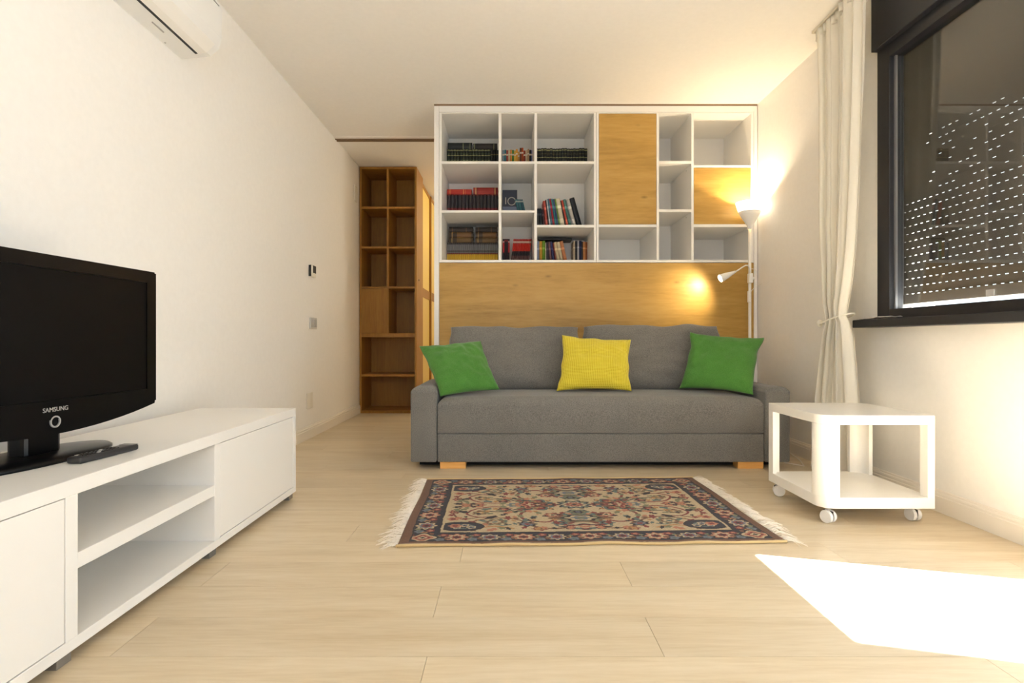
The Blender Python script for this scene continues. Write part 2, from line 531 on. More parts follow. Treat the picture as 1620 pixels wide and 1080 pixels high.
obj('guide_rail', boxes([(XR + .062, XR + .14, WY1 - .045, WY1 - .004, WZ0, 2.32)]), M['guide'], sh)
obj('guide_rail', boxes([(XR + .062, XR + .14, WY0 + .004, WY0 + .045, WZ0, 2.32)]), M['guide'], sh)

bd = structure(thing('door_1', None, None, (XR, 1.42, 0)))
bd['label'] = 'dark framed balcony door standing open'
obj('door_frame', boxes([(XR + .10, XR + .17, DY0, DY0 + .012, 0, DZ), (XR + .10, XR + .17, DY1 - .002, DY1 + .04, 0, DZ), (XR + .10, XR + .17, DY0, DY1, DZ - .01, DZ + .03)]), M['dark_frame'], bd)
lf = obj('door_leaf', boxes([(1.90, 1.96, .40, .49, .03, 2.25), (1.90, 1.96, .98, 1.07, .03, 2.25), (1.90, 1.96, .49, .98, .03, .14), (1.90, 1.96, .49, .98, 2.15, 2.25)]), M['dark_frame'], bd)
obj('glass_pane', boxes([(1.925, 1.93, .48, .99, .13, 2.16)]), M['glass'], lf)
rw = structure(thing('window_2', None, None, (.35, YR, RWZ0)))
rw['label'] = 'dark framed window in the wall behind the camera'
obj('frame', boxes([(RWX0, RWX0 + .06, YR - .08, YR - .02, RWZ0, RWZ1), (RWX1 - .06, RWX1, YR - .08, YR - .02, RWZ0, RWZ1), (.32, .38, YR - .08, YR - .02, RWZ0, RWZ1),
     (RWX0, RWX1, YR - .08, YR - .02, RWZ0, RWZ0 + .06), (RWX0, RWX1, YR - .08, YR - .02, RWZ1 - .06, RWZ1)]), M['dark_frame'], rw)

# ------------------------------------------------------------------ wall unit (white shelving with a fold-down bed front)
UY = 4.425
UB = 4.985
def SX(px): return (px - 803) * .005017
def SZ(py): return CAM_H + (538 - py) * .005017
unit = thing('wall_unit', 'tall white shelving unit with oak doors and large oak panel behind the grey sofa', 'wall unit', (.70, 4.7, 0))
def ub(name, x0, x1, z0, z1, y0=UY, y1=UB, mat='white', parent=None, r=.0008):
    return obj(name, bx(x0, x1, y0, y1, z0, z1, r=r, seg=1), M[mat], parent or unit)
ZT = H - .014
ub('frame_post', -.582, SX(694.6), 0, ZT, UY - .004)
ub('frame_post', SX(1192.6), 1.980, 0, ZT, UY - .004)
ub('frame_top', SX(695), SX(1192.4), SZ(177.2), ZT, UY - .004)
zc0, zc1 = SZ(415), SZ(177.6)
ci0, ci1 = SZ(411), SZ(179.3)
def side(x0, x1): ub('side_panel', x0, x1, zc0, zc1)
side(SX(695), SX(698.8)); side(SX(939.6), SX(943.3)); side(SX(943.8), SX(947.3)); side(SX(1188.2), SX(1192.2))
ub('top_board', SX(698.8), SX(939.6), ci1, zc1); ub('top_board', SX(947.3), SX(1188.2), ci1, zc1)
ub('bottom_board', SX(698.8), SX(939.6), zc0, ci0); ub('bottom_board', SX(947.3), SX(1188.2), zc0, ci0)
ub('back_panel', SX(695), SX(943.3), zc0, zc1, UB, UB + .008); ub('back_panel', SX(943.8), SX(1192.2), zc0, zc1, UB, UB + .008)
for a, b in ((788.8, 793.1), (845.4, 849.5), (1038.8, 1042.6), (1093.7, 1097.7)):
    ub('divider', SX(a), SX(b), ci0, ci1, UY + .001)
def shelf(a, b, t, u): ub('shelf', SX(a), SX(b), SZ(u), SZ(t), UY + .001)
for a, b in ((698.8, 788.8), (793.1, 845.4)):
    shelf(a, b, 255, 259); shelf(a, b, 332.4, 336.3)
shelf(849.5, 939.6, 255, 259); shelf(849.5, 939.6, 355.5, 359.6)
shelf(947.3, 1038.8, 354.8, 359)
shelf(1042.6, 1093.7, 254.4, 258.6); shelf(1042.6, 1093.7, 331, 335)
shelf(1097.7, 1188.2, 261.2, 265); shelf(1097.7, 1188.2, 354.5, 359)
def oak_door(a, b, t, u):
    d = ub('door', SX(a) + .002, SX(b) - .002, SZ(u) + .002, SZ(t) - .002, UY, UY + .019, 'honey')
    d['label'] = 'honey oak door front with horizontal grain'
oak_door(947.3, 1038.8, 179.3, 354.8); oak_door(1097.7, 1188.2, 265, 354.5)
bp_ = ub('bed_panel', SX(695), SX(1192.2), .06, SZ(415) - .004, UY, UY + .022, 'honey')
bp_['label'] = 'wide honey oak fold-down bed front'
ub('plinth', SX(695), SX(1192.2), 0, .056, UY + .02, UY + .04)
for px, py in ((1089, 262.7), (1089, 338.5)):      # small cable holes / fittings
    obj('fitting', lathe([(.006, 0), (.006, .004)], (SX(1093.5), 4.55, SZ(py)), 'X', 10), M['acgrey'], unit)

# ------------------------------------------------------------------ books
_book_mesh = {}
PAGE = M['pages']
def book_meshes(w, h, d, mat):
    k = (round(w, 4), round(h, 4), round(d, 4), mat.name)
    if k in _book_mesh: return _book_mesh[k]
    t = min(.003, w * .16)
    bm = bmesh.new()
    # cover: two boards and a slightly rounded spine, one closed band in the XY plane
    bul = min(.006, w * .22)
    outer = [(0, d), (0, .002), (w * .2, -bul * .7), (w * .5, -bul), (w * .8, -bul * .7), (w, .002), (w, d)]
    inner = [(w - t, d), (w - t, .006), (t, .006), (t, d)]
    poly = outer + inner
    b1 = [bm.verts.new((x, y, 0)) for x, y in poly]; b2 = [bm.verts.new((x, y, h)) for x, y in poly]
    n = len(poly)
    for i in range(n):
        bm.faces.new((b1[i], b1[(i + 1) % n], b2[(i + 1) % n], b2[i]))
    def cap(v, flip):
        # quads between outer and inner outline
        idx = [(0, 1, 9, 10), (1, 2, 9), (2, 3, 9), (3, 4, 8, 9), (4, 5, 8), (5, 6, 7, 8)]
        for f in idx:
            ff = [v[q] for q in f]
            bm.faces.new(ff[::-1] if flip else ff)
    cap(b1, False); cap(b2, True)
    bmesh.ops.recalc_face_normals(bm, faces=bm.faces)
    m1 = bpy.data.meshes.new('cover'); bm.to_mesh(m1); bm.free(); m1.materials.append(mat)
    bm = bmesh.new(); box(bm, t, w - t, .006, d - .004, .003, h - .003)
    m2 = bpy.data.meshes.new('page_block'); bm.to_mesh(m2); bm.free(); m2.materials.append(PAGE)
    _book_mesh[k] = (m1, m2)
    return m1, m2

def book(x, y, z, w, h, d, mat, label, group, ry=0.0, rz=0.0, name='book', lying=False):
    root = bpy.data.objects.new(name, None); root.empty_display_size = .03
    root.location = (x, y, z); root.rotation_euler = (0, ry, rz)
    C.objects.link(root); ROOT[root] = Vector((x, y, z))
    tag(root, label, 'book', group)
    for nm, me in zip(('cover', 'page_block'), book_meshes(w, h, d, mat)):
        o = bpy.data.objects.new(nm, me); C.objects.link(o); o.parent = root
    return root

def lean_next(xp, wp, hp, a, hn, b):
    """left foot of a book leaning left by b (deg) that rests against one standing at xp leaning by a"""
    a, b = R(a), R(b)
    brx, brz = xp + wp * math.cos(a), wp * math.sin(a)
    trx, trz = brx - hp * math.sin(a), brz + hp * math.cos(a)
    c = [brx + brz * math.tan(b)]
    if trz <= hn * math.cos(b): c.append(trx + trz * math.tan(b))
    else:
        zt_ = hn * math.cos(b)
        c.append(brx - (zt_ - brz) * math.tan(a) + zt_ * math.tan(b))
    return max(c) + .0008
def ordinal(k):
    return ['first', 'second', 'third', 'fourth', 'fifth', 'sixth', 'seventh', 'eighth', 'ninth', 'tenth', 'eleventh', 'twelfth', 'thirteenth', 'fourteenth', 'fifteenth', 'sixteenth', 'seventeenth', 'eighteenth', 'nineteenth', 'twentieth', 'twenty-first', 'twenty-second', 'twenty-third', 'twenty-fourth', 'twenty-fifth', 'twenty-sixth', 'twenty-seventh', 'twenty-eighth'][k]
BY = 4.79                                  # spines stand this deep in the unit
def IX(px, y=BY): return (px - 803) * y / 882.0
def IZ(py, y=BY): return CAM_H + (538 - py) * y / 882.0
rb = random.Random(3)
GOLD = (150, 150, 104)
def lie(x0, x1, z, th, d, mat, label, group, y=BY):
    """a book lying flat, spine to the room: its height runs along X"""
    # rotate 90 deg about Y: local z -> +x, local x -> -z
    return book(x0, y, z + th, th, x1 - x0, d, mat, label, group, ry=R(90))

# top left cell: dark green gilt volumes and two thick ones lying on them
zs = SZ(255)
m_dg = striped('dark_green', (24, 30, 22), ((.0, .47, (30, 26, 62)), (.53, .56, GOLD), (.60, .62, (70, 84, 52)), (.74, .78, GOLD), (.82, .84, (70, 84, 52)), (.94, .98, GOLD)))
m_bk = striped('black_gilt', (18, 18, 16), ((.45, .47, (120, 104, 66)), (.80, .83, (120, 104, 66))))
x = IX(707) + .002
n = 14; wv = (IX(776) - x) / n
for q in range(n):
    book(x, BY + rb.uniform(-.004, .004), zs, wv - .0006, .218, .155, m_dg, ordinal(q) + ' dark green gilt volume from the left in the top left cell', 'dark green gilt volumes in the top left cell'); x += wv
for q in range(3):
    book(x, BY + .004, zs, .0228, .214, .155, m_bk, ordinal(q) + ' of three plain black volumes ending the green gilt row', 'black volumes ending the green gilt row'); x += .0232
lie(IX(708.5), IX(747), zs + .2185, .058, .15, striped('dark_leather', (26, 34, 32), ((.62, .64, GOLD), (.9, .92, GOLD))), 'thick blackish green book lying on the left of the green gilt row', 'books lying flat on rows')
lie(IX(748.5), IX(786.5), zs + .2185, .052, .15, striped('dark_leather2', (28, 24, 20), ((.05, .07, GOLD), (.2, .72, (40, 32, 26)), (.85, .87, GOLD))), 'thick black book lying on the right of the green gilt row', 'books lying flat on rows')

# top second cell: mixed paperbacks
cols = [((120, 150, 170), 'pale blue'), ((40, 120, 130), 'teal'), ((180, 60, 50), 'brick red'), ((214, 200, 160), 'cream'), ((226, 150, 60), 'orange'),
        ((60, 130, 50), 'grass green'), ((222, 190, 80), 'straw yellow'), ((220, 160, 60), 'amber'), ((214, 170, 90), 'tan yellow'), ((110, 60, 30), 'dark brown'),
        ((190, 80, 30), 'rust orange'), ((150, 60, 40), 'maroon'), ((214, 196, 160), 'ivory'), ((196, 160, 120), 'beige'), ((36, 34, 40), 'black'), ((110, 116, 160), 'lavender blue')]
x = SX(793.1) + .006; tot = IX(843.5) - x; wv = tot / len(cols)
for q, (c, nm) in enumerate(cols):
    hh = .20 + rb.uniform(0, .02) + (.022 if nm in ('rust orange', 'dark brown') else 0)
    wq = wv * rb.uniform(.9, .985)
    book(x, BY + rb.uniform(-.01, .012), zs, wq, hh, .13, striped('pb' + nm.replace(' ', '_'), c, ((.2, .5, tuple(min(255, v + 30) for v in c)), (.78, .84, (230, 220, 200)))), nm + ' paperback in the small second cell of the top row', 'paperbacks in the small top cell')
    x += wv

# top third cell: black gilt encyclopedia
m_en = striped('encyclopedia', (22, 24, 22), ((.0, .43, (28, 26, 54)), (.49, .52, GOLD), (.64, .67, GOLD), (.78, .80, (96, 92, 62)), (.91, .95, GOLD)))
x = SX(849.5) + .004; n = 18; wv = (IX(929.5) - x) / n
for q in range(n):
    book(x, BY + rb.uniform(-.003, .003), zs, wv - .0006, .226 + rb.uniform(-.002, .003), .16, m_en, ordinal(q) + ' black gilt encyclopedia volume from the left, third cell of the top row', 'black gilt encyclopedia in the third top cell'); x += wv

# middle left cell: dark volumes with red foot, two red ones lying on them
zs = SZ(332.4)
m_dr = striped('charcoal_red', (44, 40, 44), ((.0, .47, (112, 26, 28)), (.95, .99, (90, 30, 30))))
x = IX(707) + .001; n = 14; wv = (IX(787.5) - x) / n
for q in range(n):
    book(x, BY + rb.uniform(-.003, .003), zs, wv - .0008, .219, .16, m_dr, ordinal(q) + ' charcoal volume with red foot from the left, middle left cell', 'charcoal and red volumes in the middle left cell'); x += wv
lie(IX(707.5), IX(746), zs + .220, .046, .15, striped('red_lie', (172, 40, 24), ((.1, .13, (210, 120, 60)), (.66, .68, (220, 150, 80)), (.74, .75, (220, 150, 80)))), 'bright red book lying on the left of the charcoal volumes', 'books lying flat on rows')
lie(IX(748.8), IX(787.8), zs + .220, .060, .15, striped('red_lie2', (132, 24, 20), ((.08, .12, (214, 170, 110)), (.2, .8, (150, 34, 26)), (.86, .9, (214, 170, 110)))), 'deep red book lying on the right of the charcoal volumes', 'books lying flat on rows')

# middle second cell: the book turned to the front and leaning thin teal books
fz = zs
fb = thing('book', 'dark blue book facing the room with a ringed number on its cover', 'book', (SX(794.2), BY + .02, fz))
fbm = bx(SX(794.4), IX(818.2, BY), BY + .012, BY + .032, fz, fz + .262, r=.001)
obj('cover', fbm, striped('front_cover', (40, 48, 66), ((.0, .10, (44, 46, 84)), (.19, .20, (120, 130, 150)), (.10, .185, (150, 44, 40)), (.2, .45, (122, 134, 158)))), fb)
obj('page_block', boxes([(IX(818.2, BY) - .004, IX(818.2, BY) + .0008, BY + .015, BY + .029, fz + .003, fz + .259)]), PAGE, fb)
def text(name, body, size, loc, rot, mat, parent, extr=.0006, align='CENTER'):
    cu = bpy.data.curves.new(name, 'FONT'); cu.body = body; cu.size = size; cu.extrude = extr
    cu.align_x = align; cu.align_y = 'CENTER'
    cu.materials.append(mat)
    tmp = bpy.data.objects.new(name, cu); C.objects.link(tmp)
    bpy.context.view_layer.update()
    me = bpy.data.meshes.new_from_object(tmp.evaluated_get(bpy.context.evaluated_depsgraph_get()))
    bpy.data.objects.remove(tmp)
    if not me.materials: me.materials.append(mat)
    o = bpy.data.objects.new(name, me); C.objects.link(o)
    o.parent = parent
    o.location = Vector(loc) - wloc(parent); o.rotation_euler = rot
    return o
M['print'] = plain('pale_print', (196, 192, 180), .6)
text('lettering', '1', .085, (IX(800), BY + .0115, fz + .165), (R(90), 0, 0), M['print'], fb)
ringbm = bmesh.new()
cx_, cz_ = IX(809.5), fz + .165
seg = 28
vs = [[ringbm.verts.new((cx_ + r_ * math.cos(2 * math.pi * k / seg), BY + .0112, cz_ + r_ * math.sin(2 * math.pi * k / seg))) for k in range(seg)] for r_ in (.036, .029)]
for k in range(seg): ringbm.faces.new((vs[0][k], vs[0][(k + 1) % seg], vs[1][(k + 1) % seg], vs[1][k]))
ex = bmesh.ops.extrude_face_region(ringbm, geom=ringbm.faces[:])
bmesh.ops.translate(ringbm, verts=[v for v in ex['geom'] if isinstance(v, bmesh.types.BMVert)], vec=(0, .001, 0))
bmesh.ops.recalc_face_normals(ringbm, faces=ringbm.faces)
obj('printed_ring', ringbm, M['print'], fb)
x = IX(822)
for q, c in enumerate(((52, 110, 120), (40, 84, 100), (56, 116, 122), (36, 76, 96), (48, 100, 110))):
    book(x, BY - .01, zs, .0125, .178, .12, striped('teal%d' % q, c, ((.86, .93, (190, 196, 190)), (.0, .2, (30, 44, 70)))), ordinal(q) + ' thin teal leaning book to the right of the ringed number book', 'thin leaning teal books', ry=-R(13)); x += .0135

# middle third cell: tall leaning books
zs = SZ(355.5)
mix = [(.016, .20, (36, 40, 46), 'slate', 0), (.020, .212, (30, 34, 40), 'near black', 0), (.018, .214, (34, 40, 46), 'dark grey', -1), (.016, .208, (58, 34, 40), 'dark plum', -4),
       (.022, .278, (168, 66, 54), 'brick red', -6), (.007, .290, (30, 30, 34), 'thin black', -7), (.010, .296, (206, 214, 220), 'white', -7.5), (.014, .298, (70, 110, 130), 'steel blue', -8),
       (.016, .300, (150, 30, 44), 'crimson', -8.5), (.012, .300, (30, 120, 130), 'turquoise', -9), (.014, .298, (40, 70, 110), 'royal blue', -9.5), (.012, .300, (122, 150, 70), 'olive green', -10),
       (.034, .302, (214, 204, 178), 'thick cream', -10.5), (.006, .29, (40, 40, 40), 'thin dark grey', -11.5), (.016, .288, (190, 70, 50), 'vermilion', -12), (.022, .296, (60, 110, 106), 'sea green', -13), (.008, .29, (150, 150, 150), 'thin grey', -13.5),
       (.026, .300, (206, 200, 190), 'off-white', -14.5)]
x = SX(849.5) + .003
for q, (w, h, c, nm, a) in enumerate(mix):
    st = ((.30, .42, tuple(min(255, v + 34) for v in c)), (.72, .80, tuple(min(255, v + 50) for v in c)))
    book(x, BY - .005 + rb.uniform(-.006, .006), zs, w, h, .165, striped('tall' + str(q), c, st), nm + ' book in the leaning row of the middle right cell', 'leaning books in the middle right cell', ry=R(a))
    nx = mix[q + 1] if q + 1 < len(mix) else (0, .31, 0, 0, -15.5)
    x = lean_next(x, w, h, -a, nx[1], -nx[4])
book(x, BY - .01, zs, .040, .31, .165, striped('bigblack', (22, 28, 34)), 'large blackish book leaning at the right end of the middle row', 'leaning books in the middle right cell', ry=-R(15.5))

# bottom left cell: thin yellow magazines and six brown books lying on them
zs = SZ(411)
m_mag = striped('yellow_magazine', (58, 56, 56), ((.0, .50, (214, 172, 44)), (.50, .56, (120, 60, 50)), (.57, .61, (120, 120, 124)), (.66, .92, (118, 118, 120))))
x = IX(707) + .001; n = 27; wv = (IX(787.8) - x) / n
for q in range(n):
    book(x, BY + rb.uniform(-.003, .003), zs, wv - .0016, .200, .15, m_mag, ordinal(q) + ' yellow footed thin magazine from the left in the bottom left cell', 'yellow footed magazines in the bottom left cell', name='magazine'); x += wv
browns = [(striped('brownA', (62, 46, 28), ((.1, .14, (150, 120, 70)), (.32, .9, (96, 72, 36)))), .044), (striped('brownB', (54, 40, 26), ((.1, .14, (140, 110, 64)), (.32, .92, (104, 72, 36)))), .046), (striped('brownC', (36, 24, 18), ((.12, .15, (90, 60, 40)), (.7, .74, (90, 60, 40)))), .044)]
lev = ('lowest', 'middle', 'topmost')
for sname, a, b in (('left', 710.5, 748.5), ('right', 752, 787.5)):
    zz = zs + .2005
    for q, (mt, th) in enumerate(browns):
        lie(IX(a) + (.0, .002, .001)[q], IX(b) - (.001, 0, .003)[q], zz, th, .145, mt, lev[q] + ' brown gilt book of the ' + sname + ' pile on the magazines', 'brown books piled on the magazines'); zz += th + .0004

# bottom second cell: red topped black books
m_rb = striped('red_black', (34, 26, 30), ((.25, .38, (100, 66, 62)), (.55, .84, (206, 38, 18)), (.85, .92, (222, 200, 180)), (.92, 1.0, (176, 32, 24))))
m_rb2 = striped('black_red', (30, 22, 24), ((.5, .86, (190, 40, 44)), (.86, .92, (220, 170, 160))))
x = SX(793.1) + .008
for q in range(4):
    book(x, BY, zs, .0145, .232, .14, m_rb2 if q in (0, 3) else striped('dkred', (40, 20, 22), ((.9, .96, (150, 40, 40)),)), ordinal(q) + ' upright black and red book from the left, small bottom cell', 'upright black and red books in the bottom second cell'); x += .0152
x += .004
for q in range(12):
    a = 7
    book(x, BY + rb.uniform(-.002, .002), zs + .0122 * math.sin(R(a)), .0122, .232, .14, m_rb, ordinal(q) + ' leaning red topped black book from the left, small bottom cell', 'red topped leaning books in the bottom second cell', ry=R(a)); x += .0130

# bottom third cell
mix = [(.014, .20, (40, 60, 84), 'navy', 0), (.020, .212, (150, 160, 186), 'pale blue grey', 0), (.024, .214, (204, 152, 50), 'ochre', 0), (.026, .216, (112, 158, 36), 'lime green', 0), (.008, .20, (200, 190, 170), 'thin cream', 0),
       (.014, .205, (60, 50, 60), 'smoky', -3), (.018, .208, (120, 84, 84), 'dusty rose', -5), (.018, .21, (44, 44, 96), 'indigo', -7), (.010, .20, (140, 60, 50), 'thin red', -9), (.026, .206, (206, 188, 150), 'sand', -10),
       (.024, .208, (214, 200, 166), 'parchment', -11), (.028, .215, (200, 130, 84), 'salmon', -12)]
x = SX(849.5) + .004
for q, (w, h, c, nm, a) in enumerate(mix):
    book(x, BY + rb.uniform(-.004, .004), zs, w, h, .15, striped('low' + str(q), c, ((.2, .3, tuple(max(0, v - 30) for v in c)), (.66, .74, tuple(min(255, v + 36) for v in c)))), nm + ' book standing in the bottom right cell of the bookshelf', 'books in the bottom third cell', ry=R(a))
    nx = mix[q + 1] if q + 1 < len(mix) else (0, .2, 0, 0, a)
    x = lean_next(x, w, h, -a, nx[1], -nx[4])
x = max(IX(907), x + .002)
for w, h, c, nm in ((.016, .214, (190, 176, 150), 'upright oatmeal'), (.018, .216, (34, 34, 38), 'upright black'), (.014, .218, (206, 206, 206), 'upright white'), (.020, .216, (30, 36, 74), 'upright deep blue'), (.012, .21, (60, 50, 48), 'upright dark brown'), (.022, .208, (206, 140, 84), 'upright apricot'), (.016, .206, (150, 84, 50), 'upright copper')):
    book(x, BY + rb.uniform(-.004, .004), zs, w, h, .15, striped('up' + nm.replace(' ', '_'), c, ((.7, .76, tuple(min(255, v + 40) for v in c)),)), nm + ' book at the right of the bottom right cell of the bookshelf', 'books in the bottom third cell'); x += w + .0008
lie(IX(853), IX(905), zs + .2235, .018, .14, striped('flatblack', (24, 24, 26)), 'flat black book lying over the tops in the bottom right cell', 'books lying flat on rows')

# ------------------------------------------------------------------ hall bookcase and wardrobe
HY = 6.0
def HZ(py): return CAM_H + (538 - py) * HY / 882.0
hb = thing('bookcase', 'tall brown oak bookcase with square compartments at the end of the hall', 'bookcase', (-1.29, 6.2, 0))
hx0, hx1, hyb = -1.594, -.978, 6.44
def hbx(name, x0, x1, z0, z1, y0=HY, y1=hyb): return obj(name, bx(x0, x1, y0, y1, z0, z1, r=.001, seg=1), M['hallwood'], hb)
hbx('side_panel', hx0, hx0 + .022, 0, H - .006); hbx('side_panel', hx1 - .022, hx1, 0, H - .006)
a, b = hx0 + .022, hx1 - .022
hbx('top_board', a, b, H - .03, H - .006)
hbx('back_panel', a, b, 0, H - .03, hyb - .01, hyb)
hbx('plinth', a, b, 0, .03)
for t, u in ((326.5, 329.8), (389.6, 392.8), (453, 456.2), (527, 533), (592, 595.5)):
    hbx('shelf', a, b, HZ(u), HZ(t), HY + .002, hyb - .01)
mid = (613.3 - 803) * HY / 882
for (zt, zb) in ((H - .03, HZ(326.5)), (HZ(329.8), HZ(389.6)), (HZ(392.8), HZ(453)), (HZ(456.2), HZ(527))):
    hbx('divider', mid - .011, mid + .011, zb, zt, HY + .002, hyb - .01)
d = hbx('door', a + .002, mid - .002, HZ(527) + .002, HZ(456.2) - .002, HY - .003, HY + .016)
obj('lock', lathe([(.011, 0), (.011, .004), (.006, .006)], (hx1, 6.14, 1.447), 'X', 14), M['blackmatte'], hb)

wd = thing('wardrobe', 'wardrobe with pale yellow sliding doors beside the hall bookcase', 'wardrobe', (-1.2, 7.1, 0))
obj('body', bx(hx0, -1.03, 6.45, 7.95, 0, H - .006), M['hallwood'], wd)
for y0, y1, xx in ((6.45, 7.22, -1.0), (7.18, 7.95, -.985)):
    dr = obj('sliding_door', boxes([(xx - .03, xx, y0, y0 + .05, 0, H - .02), (xx - .03, xx, y1 - .05, y1, 0, H - .02),
        (xx - .03, xx, y0 + .05, y1 - .05, H - .06, H - .02), (xx - .03, xx, y0 + .05, y1 - .05, 0, .05), (xx - .03, xx, y0 + .05, y1 - .05, 1.30, 1.405)]), M['hallwood'], wd)
    obj('door_panel', boxes([(xx - .02, xx - .008, y0 + .05, y1 - .05, .05, 1.30), (xx - .02, xx - .008, y0 + .05, y1 - .05, 1.405, H - .06)]), M['yellowglass'], dr)

hl = thing('added_hall_lamp', 'unseen round white ceiling lamp added to light the hall behind the shelving wall', 'lamp', (.05, 6.9, H))  # unseen lamp, added to brighten the hall and its yellow doors
obj('shade', lathe([(.02, 0), (.16, -.005), (.17, -.04), (.14, -.075), (.02, -.09)], (.05, 6.9, H), 'Z', 24), emit('added_hall_glow', (255, 214, 150), 3.0), hl, True)
hp = add_light('added_hall_light', 'POINT', (.05, 6.9, H - .2), (0, 0, 0), 17.0, (1.0, .88, .66), shadow_soft_size=.12)
hp.parent = hl; hp.location = (0, 0, -.2)

# ------------------------------------------------------------------ sofa
sofa = thing('sofa', 'grey fabric three seat sofa on short wooden block feet', 'sofa', (.57, 3.8, 0))
SXL, SXR = -.432, 1.569
def soft_box(x0, x1, y0, y1, z0, z1, rtop, rbot, crown=0.0, seg=6, cuts=14):
    bm = bmesh.new(); box(bm, x0, x1, y0, y1, z0, z1)
    zt = max(v.co.z for v in bm.verts)
    top = [e for e in bm.edges if any(v.co.z > zt - 1e-5 for v in e.verts) and all(v.co.z > zt - 1e-5 for v in e.verts)]
    bmesh.ops.bevel(bm, geom=top, offset=rtop, segments=seg, profile=.5, affect='EDGES')
    if rbot > 0:
        low = [e for e in bm.edges if e.calc_length() > .05 and not all(abs(v.co.z - zt) < 1e-4 for v in e.verts) and len(e.link_faces) == 2 and e.calc_face_angle(0) > .5]
        bmesh.ops.bevel(bm, geom=low, offset=rbot, segments=3, profile=.5, affect='EDGES')
    if crown:
        long = [e for e in bm.edges if abs(e.verts[0].co.x - e.verts[1].co.x) > .5]
        bmesh.ops.subdivide_edges(bm, edges=long, cuts=cuts, use_grid_fill=True)
        for v in bm.verts:
            t = (v.co.z - z0) / (z1 - z0)
            s = 2 * (v.co.x - x0) / (x1 - x0) - 1
            v.co.z += crown * t * (1 - s ** 4)
            v.co.y -= .006 * (1 - s ** 4) * math.sin(math.pi * min(1, max(0, t))) if v.co.y < (y0 + y1) / 2 else 0
    return bm
obj('under_shade', boxes([(SXL - .12, SXR + .12, 3.50, 4.08, .006, .044)]), M['sofa_shade'], sofa)  # recessed block, coloured dark to deepen the shade under the sofa
o = obj('base', soft_box(SXL + .004, SXR - .004, 3.404, 4.10, .042, .214, .006, .006, .0), M['sofa'], sofa); shade_auto(o)
o = obj('seat_cushion', soft_box(SXL + .003, SXR - .003, 3.400, 4.10, .216, .430, .055, .008, .014), M['sofa'], sofa); shade_auto(o, 60)
for x0, x1 in ((-.592, SXL), (SXR, 1.722)):
    o = obj('armrest', soft_box(x0, x1, 3.395, 4.13, .042, .502, .045, .012), M['sofa'], sofa); shade_auto(o, 60)
o = obj('back_board', soft_box(SXL, SXR, 4.06, 4.15, .042, .62, .02, .006), M['sofa'], sofa); shade_auto(o, 60)
for x0, x1 in ((-.414, -.256), (1.412, 1.568)):
    for y0 in (3.415, 4.0):
        f = obj('foot', bx(x0, x1, y0, y0 + .08, 0, .042, r=.002), M['legwood'], sofa)

def pillow_bm(corners, thick, pinch=.05, power=.45, sq=2, n=28, wr=.006, seed=0, wscale=6.0, wob=0.0):
    """corners BL, BR, TR, TL in world space; a closed stuffed shape with two faces joined at the seam"""
    bl, br, tr, tl = [Vector(c) for c in corners]
    nrm = ((br - bl).cross(tl - bl)).normalized()       # towards the camera when BL->BR runs right
    bm = bmesh.new()
    uvl = bm.loops.layers.uv.new('UVMap')
    grids = []
    for sgn in (1, -1):
        g = []
        for j in range(n + 1):
            row = []
            for i in range(n + 1):
                s = -math.cos(math.pi * i / n) * .5 + (2 * i / n - 1) * .5
                t = -math.cos(math.pi * j / n) * .5 + (2 * j / n - 1) * .5
                s2 = s * (1 - pinch * (1 - t * t)); t2 = t * (1 - pinch * (1 - s * s))
                a, b = (s2 + 1) / 2, (t2 + 1) / 2
                p = bl * (1 - a) * (1 - b) + br * a * (1 - b) + tr * a * b + tl * (1 - a) * b
                if wob:
                    p = p + (tl - bl).normalized() * (wob * noise.noise(Vector((s * 2.6 + seed, 4.0, 0))) * max(0, t) ** 2) + (br - bl).normalized() * (wob * noise.noise(Vector((t * 2.4 + seed, 9.0, 0))) * s * abs(s))
                h = thick * (max(0, (1 - abs(s) ** sq)) * max(0, (1 - abs(t) ** sq))) ** power
                w = noise.noise(Vector((s * wscale * .5 + seed, t * wscale * .5, sgn * 3.0 + seed)))
                w2 = noise.noise(Vector((s * wscale + seed * 2, t * wscale * .8, sgn + seed)))
                edge = max(abs(s), abs(t))
                h += (wr * w + wr * .7 * w2) * (1 - edge ** 6)
                row.append((p + nrm * (h * sgn), (a, b), i in (0, n) or j in (0, n)))
            g.append(row)
        grids.append(g)
    V = [[[None] * (n + 1) for _ in range(n + 1)] for _ in range(2)]
    for q in range(2):
        for j in range(n + 1):
            for i in range(n + 1):
                p, uv, bd = grids[q][j][i]
                V[q][j][i] = V[0][j][i] if (q == 1 and bd) else bm.verts.new(p)
    for q in range(2):
        for j in range(n):
            for i in range(n):
                ids = [(j, i), (j, i + 1), (j + 1, i + 1), (j + 1, i)]
                if q: ids = ids[::-1]
                f = bm.faces.new([V[q][a][b] for a, b in ids])
                for lp, (a, b) in zip(f.loops, ids): lp[uvl].uv = grids[q][a][b][1]
                f.smooth = True
    return bm

